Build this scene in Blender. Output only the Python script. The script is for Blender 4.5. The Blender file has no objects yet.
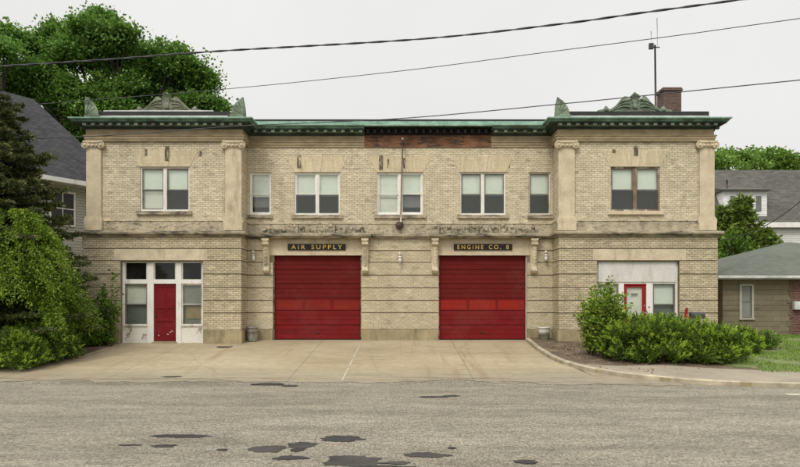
import bpy, math, random
import numpy as np
from mathutils import Vector, noise
sc = bpy.context.scene
COL = sc.collection
random.seed(7)
F = 666.67; D0 = 28.0; EY = 1.6; HZ = 302.0
def W(px, py, t):
    return Vector(((px-400)/F*t, t-D0, EY+(HZ-py)/F*t))
SL = 0.078; YR = -9.3
def gz(y):
    if y >= 0: return 0.0
    return SL*max(y, YR)

# ------------------------------------------------------------------ materials
def newmat(name):
    m = bpy.data.materials.new(name); m.use_nodes = True
    nt = m.node_tree
    for n in list(nt.nodes): nt.nodes.remove(n)
    out = nt.nodes.new('ShaderNodeOutputMaterial')
    b = nt.nodes.new('ShaderNodeBsdfPrincipled')
    nt.links.new(b.outputs[0], out.inputs[0])
    return m, nt, b, out
def nd(nt, typ, **kw):
    n = nt.nodes.new(typ)
    for k, v in kw.items():
        if k.startswith('i_'):
            n.inputs[k[2:].replace('_', ' ')].default_value = v
        else: setattr(n, k, v)
    return n
def lk(nt, a, b): nt.links.new(a, b)
def coord(nt, scale=(1,1,1), kind='Object'):
    tc = nd(nt, 'ShaderNodeTexCoord'); mp = nd(nt, 'ShaderNodeMapping')
    mp.inputs['Scale'].default_value = scale
    lk(nt, tc.outputs[kind], mp.inputs['Vector']); return mp.outputs[0]
def nz(nt, vec, scale, detail=4, rough=.6):
    n = nd(nt, 'ShaderNodeTexNoise'); n.inputs['Scale'].default_value = scale
    n.inputs['Detail'].default_value = detail; n.inputs['Roughness'].default_value = rough
    lk(nt, vec, n.inputs['Vector']); return n.outputs['Fac']
def ramp(nt, fac, stops):
    r = nd(nt, 'ShaderNodeValToRGB'); e = r.color_ramp.elements
    while len(e) > 1: e.remove(e[0])
    e[0].position = stops[0][0]; e[0].color = (*stops[0][1], 1) if len(stops[0][1]) == 3 else stops[0][1]
    for p, c in stops[1:]:
        q = e.new(p); q.color = (*c, 1)
    lk(nt, fac, r.inputs[0]); return r.outputs[0]
def g(v): return (v, v, v)
def mixc(nt, fac, a, b, mode='MIX'):
    m = nd(nt, 'ShaderNodeMix', data_type='RGBA', blend_type=mode)
    if isinstance(fac, (int, float)): m.inputs[0].default_value = fac
    else: lk(nt, fac, m.inputs[0])
    for s, v in ((6, a), (7, b)):
        if isinstance(v, tuple): m.inputs[s].default_value = (*v, 1)
        else: lk(nt, v, m.inputs[s])
    return m.outputs[2]
def bump(nt, b, h, strength=.3, dist=.02):
    n = nd(nt, 'ShaderNodeBump'); n.inputs['Strength'].default_value = strength
    n.inputs['Distance'].default_value = dist
    lk(nt, h, n.inputs['Height']); lk(nt, n.outputs[0], b.inputs['Normal'])
def surf(name, c, dark=.75, light=1.12, scale=2., fine=30., rough=.85, bmp=.25, bd=.01, spec=.3, stain=None, stain_sc=(1,1,.25), stain_lo=.55, stain_hi=.68, metal=0.):
    m, nt, b, _ = newmat(name)
    v = coord(nt)
    n1 = nz(nt, v, scale); n2 = nz(nt, v, fine, 3)
    lo = tuple(x*dark for x in c); hi = tuple(min(1, x*light) for x in c)
    col = ramp(nt, n1, [(.3, lo), (.7, hi)])
    col = mixc(nt, .55, col, ramp(nt, n2, [(.3, g(.62)), (.7, g(1.25))]), 'MULTIPLY')
    if stain:
        vs = coord(nt, stain_sc); ns = nz(nt, vs, 2.4, 6, .7)
        col = mixc(nt, ramp(nt, ns, [(stain_lo, g(0)), (stain_hi, g(1))]), col, stain)
    lk(nt, col, b.inputs['Base Color']); b.inputs['Roughness'].default_value = rough
    b.inputs['Specular IOR Level'].default_value = spec; b.inputs['Metallic'].default_value = metal
    bump(nt, b, n2, bmp, bd); return m
def brickmat(name, c1, c2, mortar, w=.215, h=.078, ms=.011, stain=(.12,.1,.07), grime=.5, bstr=.6, smooth=.1, off=.5):
    m, nt, b, _ = newmat(name)
    v = coord(nt, kind='UV')
    bt = nd(nt, 'ShaderNodeTexBrick'); lk(nt, v, bt.inputs['Vector'])
    bt.offset = off
    bt.inputs['Scale'].default_value = 1; bt.inputs['Brick Width'].default_value = w; bt.inputs['Row Height'].default_value = h
    bt.inputs['Mortar Size'].default_value = ms; bt.inputs['Mortar Smooth'].default_value = smooth; bt.inputs['Bias'].default_value = 0
    bt.inputs['Color1'].default_value = (*c1, 1); bt.inputs['Color2'].default_value = (*c2, 1); bt.inputs['Mortar'].default_value = (*mortar, 1)
    n0 = nz(nt, v, .35, 5, .65)
    col = mixc(nt, .8, bt.outputs['Color'], ramp(nt, n0, [(.3, g(.78)), (.7, g(1.12))]), 'MULTIPLY')
    n1 = nz(nt, v, 14, 4, .7)
    col = mixc(nt, .7, col, ramp(nt, n1, [(.3, g(.66)), (.55, g(1.)), (.75, g(1.15))]), 'MULTIPLY')
    # spots: missing faces and black weathering on single bricks
    vb = coord(nt, (1/w, 1/h, 1), 'UV'); wn = nd(nt, 'ShaderNodeTexVoronoi'); wn.feature = 'F1'
    wn.inputs['Scale'].default_value = 1.; lk(nt, vb, wn.inputs['Vector'])
    sp = nd(nt, 'ShaderNodeSeparateColor'); lk(nt, wn.outputs['Color'], sp.inputs[0])
    col = mixc(nt, ramp(nt, sp.outputs[0], [(.9, g(0)), (.99, g(grime))]), col, tuple(x*.42 for x in c1))
    col = mixc(nt, ramp(nt, sp.outputs[1], [(.8, g(0)), (.99, g(.35))]), col, tuple(min(1, x*1.2) for x in c1))
    vs = coord(nt, (1.6, .22, 1), 'UV'); ns = nz(nt, vs, 1.3, 7, .72)
    col = mixc(nt, ramp(nt, ns, [(.56, g(0)), (.78, g(.55))]), col, stain)
    lk(nt, col, b.inputs['Base Color']); b.inputs['Roughness'].default_value = .9
    b.inputs['Specular IOR Level'].default_value = .2
    inv = nd(nt, 'ShaderNodeMath', operation='MULTIPLY_ADD'); inv.inputs[1].default_value = -1.; lk(nt, bt.outputs['Fac'], inv.inputs[0])
    lk(nt, n1, inv.inputs[2]); bump(nt, b, inv.outputs[0], bstr, .015)
    return m
def leafmat(name, c1, c2, c3, trans=.3, rough=.55):
    m, nt, b, out = newmat(name)
    ge = nd(nt, 'ShaderNodeNewGeometry')
    col = ramp(nt, ge.outputs['Random Per Island'], [(0, c1), (.55, c2), (1, c3)])
    v = coord(nt); n = nz(nt, v, .55, 3)
    col = mixc(nt, .7, col, ramp(nt, n, [(.3, g(.72)), (.7, (1.2, 1.2, .95))]), 'MULTIPLY')
    lk(nt, col, b.inputs['Base Color']); b.inputs['Roughness'].default_value = rough
    b.inputs['Specular IOR Level'].default_value = .25
    tr = nd(nt, 'ShaderNodeBsdfTranslucent'); lk(nt, col, tr.inputs[0])
    mx = nd(nt, 'ShaderNodeMixShader'); mx.inputs[0].default_value = trans
    lk(nt, b.outputs[0], mx.inputs[1]); lk(nt, tr.outputs[0], mx.inputs[2]); lk(nt, mx.outputs[0], out.inputs[0])
    return m
M = {}
M['brick'] = brickmat('buff_brick', (.68,.60,.43), (.55,.48,.34), (.37,.305,.205), w=.225, h=.084, ms=.010, bstr=.8, grime=.75)
M['brick_low'] = brickmat('buff_brick_rough', (.59,.51,.345), (.46,.39,.26), (.31,.25,.165), w=.225, h=.084, ms=.012, grime=.6, bstr=1.)
M['brick_main'] = brickmat('buff_brick_pier', (.56,.485,.34), (.485,.415,.285), (.41,.34,.22), w=.225, h=.084, ms=.010, grime=.45, bstr=.8)
M['gauged'] = brickmat('gauged_brick', (.62,.525,.355), (.55,.465,.31), (.44,.37,.25), w=.085, h=.36, ms=.005, grime=.15, bstr=.3, off=.5)
M['joint'] = surf('mortar_joint', (.20,.16,.10), scale=3)
M['stone'] = surf('weathered_limestone', (.56,.475,.33), dark=.8, light=1.12, stain=(.2,.16,.1), stain_lo=.56, stain_hi=.8, bmp=.3)
M['stone_base'] = surf('base_stone', (.33,.27,.16), dark=.7, light=1.15, scale=1.4, stain=(.14,.13,.07), stain_lo=.5, stain_hi=.75, bmp=.4)
M['stone_dirty'] = surf('blackened_stone', (.50,.43,.30), dark=.6, stain=(.12,.105,.08), stain_sc=(2.2,2.2,5.5), stain_lo=.50, stain_hi=.66, bmp=.7, bd=.03)
M['stone_lichen'] = surf('lichen_black_stone', (.46,.40,.28), dark=.5, stain=(.07,.068,.045), stain_sc=(3,3,4), stain_lo=.46, stain_hi=.64, bmp=.9, bd=.04)
M['stone_ledge'] = surf('ledge_stone', (.42,.36,.25), dark=.55, stain=(.07,.065,.05), stain_sc=(.5,.5,2), stain_lo=.47, stain_hi=.62, bmp=.5)
M['frieze'] = surf('frieze_stone', (.36,.29,.18), dark=.75, light=1.15, stain=(.16,.12,.07), stain_sc=(.5,.5,2), stain_lo=.52, stain_hi=.75)
def verd(name, a, b2, c):
    m, nt, b, _ = newmat(name); v = coord(nt, (.8,1,1.6)); n = nz(nt, v, 1.9, 6, .7)
    col = ramp(nt, n, [(.3, c), (.42, b2), (.55, a), (.72, tuple(min(1,x*1.35) for x in a))])
    n2 = nz(nt, coord(nt), 22, 4); col = mixc(nt, .6, col, ramp(nt, n2, [(.3, g(.6)), (.7, g(1.25))]), 'MULTIPLY')
    lk(nt, col, b.inputs['Base Color']); b.inputs['Roughness'].default_value = .75; b.inputs['Specular IOR Level'].default_value = .3
    bump(nt, b, n2, .4, .01); return m
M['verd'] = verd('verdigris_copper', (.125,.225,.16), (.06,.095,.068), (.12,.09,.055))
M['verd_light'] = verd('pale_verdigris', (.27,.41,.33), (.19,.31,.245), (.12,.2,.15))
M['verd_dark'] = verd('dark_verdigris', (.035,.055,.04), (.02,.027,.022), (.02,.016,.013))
M['verd_orn'] = verd('ornament_verdigris', (.19,.245,.17), (.10,.125,.085), (.085,.075,.05))
M['verd_brown'] = verd('browned_verdigris', (.17,.185,.13), (.12,.12,.08), (.085,.075,.055))
M['wood'] = surf('bare_brown_boards', (.21,.105,.055), dark=.4, light=1.4, scale=1.6, rough=.9, stain=(.05,.035,.03), stain_sc=(.6,1,3), stain_lo=.5, stain_hi=.6)
M['black_wood'] = surf('rotted_dark_wood', (.03,.022,.02), dark=.5)
M['white'] = surf('old_white_paint', (.74,.72,.66), dark=.88, light=1.05, bmp=.1, stain=(.36,.31,.22), stain_lo=.58, stain_hi=.75, rough=.6)
M['white_sill'] = surf('dirty_white_paint', (.60,.56,.47), dark=.7, light=1.1, bmp=.2, stain=(.2,.17,.12))
M['peel_white'] = surf('peeling_white_paint', (.68,.65,.57), dark=.9, light=1.05, scale=1, bmp=.3, stain=(.28,.23,.16), stain_sc=(1,1,1), stain_lo=.56, stain_hi=.62)
M['grey_board'] = surf('grey_white_board', (.60,.58,.53), dark=.9, light=1.06, bmp=.1, stain=(.42,.39,.32), stain_lo=.52, stain_hi=.8)
M['brown_frame'] = surf('bare_window_wood', (.24,.18,.12), dark=.6, stain=(.5,.46,.38), stain_lo=.5, stain_hi=.6)
M['dark_sash'] = surf('grimy_sash', (.24,.22,.18), dark=.6)
M['shade'] = surf('window_shade', (.70,.73,.66), dark=.94, light=1.03, scale=.5, bmp=.0, fine=400)
M['shade_dim'] = surf('dim_window_shade', (.45,.50,.44), dark=.9, light=1.05, scale=.8, bmp=.03, fine=4)
M['curtain'] = surf('pale_curtain', (.66,.65,.56), dark=.88, scale=.8, bmp=.0, fine=400)
M['screen'] = surf('window_screen', (.16,.165,.15), dark=.8, light=1.1, scale=2, bmp=.1, fine=60)
M['cardboard'] = surf('brown_cardboard', (.30,.215,.12), dark=.8)
def redmat(name, c, dk):
    m, nt, b, _ = newmat(name); n = nz(nt, coord(nt, (.5,1,3)), 1.6, 6, .7)
    col = ramp(nt, n, [(.3, dk), (.7, c)])
    n2 = nz(nt, coord(nt, (1,1,.3)), 18, 4); col = mixc(nt, .5, col, ramp(nt, n2, [(.3, g(.72)), (.7, g(1.2))]), 'MULTIPLY')
    lk(nt, col, b.inputs['Base Color']); b.inputs['Roughness'].default_value = .65; b.inputs['Specular IOR Level'].default_value = .12
    n3 = nz(nt, coord(nt, (.6,1,.6)), 1.1, 6, .75); col = mixc(nt, ramp(nt, n3, [(.5, g(0)), (.75, g(.4))]), col, (.17,.05,.04)); lk(nt, col, b.inputs['Base Color'])
    bump(nt, b, n2, .12, .004); return m
M['red'] = redmat('faded_red_paint', (.18,.011,.011), (.125,.008,.008))
M['red_up'] = redmat('upper_door_red', (.13,.010,.008), (.095,.008,.006))  # darker, browner red for the door sections above the panel row
M['red_pane'] = redmat('dull_red_panel', (.21,.020,.013), (.15,.014,.010))
M['red_pane_new'] = redmat('bright_red_panel', (.28,.019,.012), (.21,.014,.010))
M['red_door'] = redmat('door_red', (.18,.012,.015), (.13,.008,.011))
M['red_trim'] = redmat('red_trim', (.30,.018,.02), (.22,.013,.015))
M['black'] = surf('black_enamel', (.012,.012,.012), rough=.4)
M['membrane'] = surf('black_roof_edge', (.025,.024,.024), dark=.7, rough=.6)
M['pale_metal'] = surf('pale_flashing', (.58,.58,.55), dark=.7, rough=.5)
M['roof'] = surf('roof_gravel', (.2,.2,.19))
M['gold'] = surf('gold_leaf', (.62,.42,.10), dark=.7, rough=.45)
M['iron'] = surf('rusty_iron', (.09,.06,.045), dark=.5, rough=.8)
M['galv'] = surf('galvanised_steel', (.36,.35,.30), dark=.6, rough=.5, metal=.3, stain=(.16,.14,.09))
M['galv_white'] = surf('chalky_white_metal', (.62,.60,.52), dark=.75, rough=.6, stain=(.3,.26,.18))
M['galv_dark'] = surf('mossy_metal', (.16,.15,.09), dark=.6, rough=.8)
M['bulbglass'] = surf('frosted_glass', (.68,.68,.64), dark=.85, rough=.25)
M['chim'] = brickmat('old_red_brick', (.155,.09,.07), (.10,.06,.05), (.17,.145,.12), stain=(.03,.025,.02), grime=.7)
M['hbrick'] = brickmat('quoin_brick', (.15,.06,.045), (.09,.04,.035), (.2,.17,.13), stain=(.08,.04,.03))
M['block'] = brickmat('concrete_block', (.20,.168,.11), (.165,.14,.093), (.12,.10,.066), w=1.4, h=.24, ms=.012, stain=(.09,.085,.05), bstr=.6)
M['siding'] = brickmat('clapboard', (.50,.49,.43), (.47,.46,.40), (.2,.2,.17), w=6, h=.14, ms=.012, stain=(.35,.33,.27))
M['siding_w'] = brickmat('white_clapboard', (.74,.74,.70), (.70,.70,.66), (.4,.4,.38), w=6, h=.16, ms=.012, stain=(.55,.54,.5))
M['shingle_d'] = brickmat('dark_shingles', (.062,.062,.064), (.04,.04,.043), (.022,.022,.024), w=.3, h=.14, ms=.012, stain=(.035,.035,.035), bstr=.5)
M['shingle_g'] = brickmat('grey_shingles', (.125,.12,.105), (.095,.09,.08), (.05,.05,.045), w=.4, h=.2, ms=.015, stain=(.055,.05,.045), bstr=.5)
M['shingle_green'] = brickmat('green_shingles', (.12,.13,.105), (.098,.108,.086), (.055,.068,.05), w=.3, h=.15, ms=.012, stain=(.08,.09,.06), bstr=.5)
M['bark'] = surf('bark', (.05,.042,.032), dark=.5, bmp=.8, bd=.03, scale=5)
M['bark_red'] = surf('shrub_stem', (.13,.08,.05), dark=.5, scale=5)
M['granite'] = surf('granite_kerb', (.40,.345,.245), dark=.5, light=1.2, scale=2, fine=50, bmp=.4)
M['mulch'] = surf('dirt_mulch', (.125,.092,.06), dark=.55, light=1.35, scale=1.2, fine=26, bmp=1., bd=.04, stain=(.24,.19,.12), stain_sc=(1,1,1))
M['walk'] = surf('old_pavement', (.245,.21,.155), dark=.75, light=1.2, scale=.7, fine=40, bmp=.5, stain=(.22,.185,.13), stain_sc=(.4,1,1))
M['lawn'] = surf('lawn_soil', (.12,.155,.05), dark=.6, light=1.3, scale=1.5, fine=20, bmp=.6, stain=(.17,.14,.08), stain_sc=(1,1,1), stain_lo=.52, stain_hi=.62)
M['far'] = surf('distant_ground', (.07,.09,.04), scale=.1, fine=2)
M['paint'] = surf('worn_road_paint', (.40,.37,.29), dark=.8, stain=(.2,.18,.14), stain_sc=(1,1,1), stain_lo=.5, stain_hi=.6)
M['grey_trim'] = surf('grey_trim', (.36,.34,.28), dark=.8)
M['litter'] = surf('dead_leaves', (.16,.10,.06), dark=.6)
M['mailgrey'] = surf('mailbox_grey', (.045,.047,.05), dark=.8, rough=.5)
# glass
def glass(name, tint, refl=.10, op=.25):
    m, nt, b, out = newmat(name)
    tr = nd(nt, 'ShaderNodeBsdfTransparent'); tr.inputs[0].default_value = (*tint, 1)
    gl = nd(nt, 'ShaderNodeBsdfGlossy'); gl.inputs['Roughness'].default_value = .04
    lw = nd(nt, 'ShaderNodeLayerWeight'); lw.inputs[0].default_value = .5
    pw = nd(nt, 'ShaderNodeMath', operation='POWER'); pw.inputs[1].default_value = 4.; lk(nt, lw.outputs['Facing'], pw.inputs[0])
    ad = nd(nt, 'ShaderNodeMath', operation='MULTIPLY_ADD'); ad.inputs[1].default_value = .9; ad.inputs[2].default_value = .045+refl; lk(nt, pw.outputs[0], ad.inputs[0])
    mx = nd(nt, 'ShaderNodeMixShader'); lk(nt, ad.outputs[0], mx.inputs[0]); lk(nt, tr.outputs[0], mx.inputs[1]); lk(nt, gl.outputs[0], mx.inputs[2])
    df = nd(nt, 'ShaderNodeBsdfDiffuse'); df.inputs[0].default_value = (.25,.24,.2,1)
    mx2 = nd(nt, 'ShaderNodeMixShader')
    n = nz(nt, coord(nt), 3, 5); r = ramp(nt, n, [(.4, g(op*.2)), (.8, g(op))])
    lk(nt, r, mx2.inputs[0]); lk(nt, mx.outputs[0], mx2.inputs[1]); lk(nt, df.outputs[0], mx2.inputs[2])
    lk(nt, mx2.outputs[0], out.inputs[0]); return m
M['glass'] = glass('window_glass', (.97,.99,.97), .015, .05)
M['glass_dark'] = glass('dark_glass', (.3,.33,.32), .0, .08)
# asphalt
def asphalt():
    m, nt, b, _ = newmat('old_asphalt'); v = coord(nt)
    col = ramp(nt, nz(nt, coord(nt, (.25, 1, 1)), .8, 6, .65), [(.28, (.135,.120,.090)), (.5, (.176,.158,.120)), (.72, (.22,.198,.153))])
    n2 = nz(nt, coord(nt, (1,.4,1)), 26, 3, .85); col = mixc(nt, 1., col, ramp(nt, n2, [(.34, g(.48)), (.5, g(1.)), (.66, g(1.6))]), 'MULTIPLY')
    n3 = nz(nt, v, 9, 6, .85); col = mixc(nt, .9, col, ramp(nt, n3, [(.32, g(.55)), (.5, g(1.)), (.68, g(1.35))]), 'MULTIPLY')
    n4 = nz(nt, coord(nt, (.5,1.2,1)), 1.6, 7, .8); col = mixc(nt, .8, col, ramp(nt, n4, [(.35, g(.74)), (.65, g(1.2))]), 'MULTIPLY')
    # cracks
    dv = nd(nt, 'ShaderNodeMix', data_type='VECTOR'); dv.inputs[0].default_value = .18
    nn = nd(nt, 'ShaderNodeTexNoise'); nn.inputs['Scale'].default_value = 1.7; nn.inputs['Detail'].default_value = 6; lk(nt, v, nn.inputs['Vector'])
    lk(nt, v, dv.inputs[4]); lk(nt, nn.outputs['Color'], dv.inputs[5])
    for sc_, wd, am, lo in ((.8, .012, .5, .53), (3.2, .03, .55, .53)):
        vo = nd(nt, 'ShaderNodeTexVoronoi'); vo.feature = 'DISTANCE_TO_EDGE'; vo.inputs['Scale'].default_value = sc_
        lk(nt, dv.outputs[1], vo.inputs['Vector'])
        cr = ramp(nt, vo.outputs['Distance'], [(0, g(1)), (wd, g(0))])
        ms = ramp(nt, nz(nt, v, .5, 3), [(lo, g(0)), (lo+.1, g(am))])
        mm = mixc(nt, 1., cr, ms, 'MULTIPLY'); col = mixc(nt, mm, col, (.05,.045,.035))
    # transverse streaks along the road
    st = nz(nt, coord(nt, (.12, 2.2, 1)), 1., 7, .75)
    col = mixc(nt, ramp(nt, st, [(.55, g(0)), (.66, g(.42))]), col, (.10,.088,.07))
    st2 = nz(nt, coord(nt, (.55, 5., 1)), 1.3, 8, .8); mk = ramp(nt, nz(nt, v, .35, 3), [(.45, g(0)), (.6, g(1))])
    col = mixc(nt, mixc(nt, 1., ramp(nt, st2, [(.62, g(0)), (.68, g(.8))]), mk, 'MULTIPLY'), col, (.055,.048,.036))
    lk(nt, col, b.inputs['Base Color']); b.inputs['Roughness'].default_value = .9; b.inputs['Specular IOR Level'].default_value = .2
    bump(nt, b, n2, .6, .012); return m
M['asphalt'] = asphalt()
M['tar'] = surf('fresh_tar_patch', (.024,.022,.019), dark=.6, light=1.3, fine=50, rough=.75, bmp=.5)
M['tar2'] = surf('older_tar_patch', (.040,.036,.030), dark=.6, light=1.3, fine=50, rough=.8, bmp=.5)
def concrete():
    m, nt, b, _ = newmat('apron_concrete'); v = coord(nt)
    col = ramp(nt, nz(nt, coord(nt, (.35,.8,1)), .55, 6, .6), [(.28, (.25,.203,.125)), (.5, (.31,.257,.165)), (.72, (.36,.305,.205))])
    n2 = nz(nt, v, 45, 3, .75); col = mixc(nt, .6, col, ramp(nt, n2, [(.3, g(.72)), (.7, g(1.2))]), 'MULTIPLY')
    n3 = nz(nt, v, 4, 6, .75); col = mixc(nt, .8, col, ramp(nt, n3, [(.3, g(.80)), (.7, g(1.14))]), 'MULTIPLY')
    st = nz(nt, coord(nt, (.25, 1.1, 1)), 1.1, 7, .7); col = mixc(nt, ramp(nt, st, [(.56, g(0)), (.74, g(.55))]), col, (.15,.115,.065))
    # concrete turns patchy grey towards the street edge
    sx = nd(nt, 'ShaderNodeSeparateXYZ'); lk(nt, v, sx.inputs[0])
    ad = nd(nt, 'ShaderNodeMath', operation='MULTIPLY_ADD'); ad.inputs[1].default_value = 3.4; lk(nt, nz(nt, coord(nt, (.3,1,1)), .8, 6, .7), ad.inputs[0]); lk(nt, sx.outputs[1], ad.inputs[2])
    mr = nd(nt, 'ShaderNodeMapRange'); mr.inputs[1].default_value = -4.7; mr.inputs[2].default_value = -7.2; mr.inputs[3].default_value = 0; mr.inputs[4].default_value = .9
    lk(nt, ad.outputs[0], mr.inputs[0]); col = mixc(nt, mr.outputs[0], col, (.205,.178,.13))
    br = nd(nt, 'ShaderNodeTexBrick'); br.offset = 0; br.inputs['Scale'].default_value = 1; br.inputs['Brick Width'].default_value = 5.4; br.inputs['Row Height'].default_value = 4.6
    br.inputs['Mortar Size'].default_value = .018; br.inputs['Color1'].default_value = (0,0,0,1); br.inputs['Color2'].default_value = (0,0,0,1); br.inputs['Mortar'].default_value = (1,1,1,1)
    mp = nd(nt, 'ShaderNodeMapping'); mp.inputs['Location'].default_value = (2.7+.55, 2.3, 0); lk(nt, v, mp.inputs[0]); lk(nt, mp.outputs[0], br.inputs['Vector'])
    fm = mixc(nt, 1., br.outputs['Color'], g(.45), 'MULTIPLY'); col = mixc(nt, fm, col, (.09,.07,.045))
    vo = nd(nt, 'ShaderNodeTexVoronoi'); vo.feature = 'DISTANCE_TO_EDGE'; vo.inputs['Scale'].default_value = .3
    nn = nd(nt, 'ShaderNodeTexNoise'); nn.inputs['Scale'].default_value = 1.7; nn.inputs['Detail'].default_value = 6; lk(nt, v, nn.inputs['Vector'])
    dv = nd(nt, 'ShaderNodeMix', data_type='VECTOR'); dv.inputs[0].default_value = .3; lk(nt, v, dv.inputs[4]); lk(nt, nn.outputs['Color'], dv.inputs[5]); lk(nt, dv.outputs[1], vo.inputs['Vector'])
    col = mixc(nt, ramp(nt, vo.outputs['Distance'], [(0, g(.28)), (.010, g(0))]), col, (.1,.08,.05))
    # rusty wheel and drip runs from the doors
    rn = nz(nt, coord(nt, (2.2,.12,1)), 1.2, 5, .65); col = mixc(nt, ramp(nt, rn, [(.56, g(0)), (.72, g(.5))]), col, (.17,.11,.05))
    br2 = nz(nt, coord(nt, (.22, 1.6, 1)), 1.9, 7, .8)
    m2 = nd(nt, 'ShaderNodeMapRange'); m2.inputs[1].default_value = -7.0; m2.inputs[2].default_value = -8.6; lk(nt, sx.outputs[1], m2.inputs[0])
    dk = mixc(nt, 1., ramp(nt, br2, [(.50, g(0)), (.60, g(.75))]), m2.outputs[0], 'MULTIPLY'); col = mixc(nt, dk, col, (.10,.086,.062))
    lk(nt, col, b.inputs['Base Color']); b.inputs['Roughness'].default_value = .88; b.inputs['Specular IOR Level'].default_value = .2
    bump(nt, b, n2, .3, .006); return m
M['concrete'] = concrete()
def stainmat():
    m, nt, b, out = newmat('dark_run_stain'); n = nz(nt, coord(nt, (3,1,.8)), 4, 6, .7)
    b.inputs['Base Color'].default_value = (.055,.045,.035,1); b.inputs['Roughness'].default_value = .9
    tr = nd(nt, 'ShaderNodeBsdfTransparent'); mx = nd(nt, 'ShaderNodeMixShader'); lk(nt, ramp(nt, n, [(.38, g(0)), (.62, g(.6))]), mx.inputs[0])
    lk(nt, tr.outputs[0], mx.inputs[1]); lk(nt, b.outputs[0], mx.inputs[2]); lk(nt, mx.outputs[0], out.inputs[0]); return m
M['stain'] = stainmat()
M['l_maple'] = leafmat('maple_leaf', (.06,.13,.022), (.11,.225,.038), (.20,.34,.065), .4)
M['l_weep'] = leafmat('weeping_leaf', (.085,.155,.018), (.165,.265,.028), (.29,.39,.05), .35)
M['l_spruce'] = leafmat('spruce_needle', (.04,.062,.022), (.085,.115,.038), (.19,.175,.07), .2)
M['l_yew'] = leafmat('yew_needle', (.038,.072,.011), (.08,.135,.017), (.14,.21,.028), .25)
M['l_yewtip'] = leafmat('yew_new_growth', (.17,.29,.03), (.27,.41,.045), (.40,.52,.07), .35)
M['l_yewfar'] = leafmat('conifer_needle', (.07,.115,.018), (.12,.18,.028), (.2,.26,.05), .25)
M['l_bright'] = leafmat('privet_leaf', (.10,.175,.022), (.19,.29,.035), (.33,.44,.07), .35)
M['l_hill'] = leafmat('far_leaf', (.09,.17,.025), (.14,.25,.04), (.2,.33,.06), .3)
M['l_bush'] = leafmat('bush_leaf', (.06,.125,.016), (.105,.20,.025), (.18,.29,.04), .3)
M['grass'] = leafmat('grass_blade', (.10,.18,.025), (.17,.28,.045), (.27,.35,.09), .35)

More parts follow.
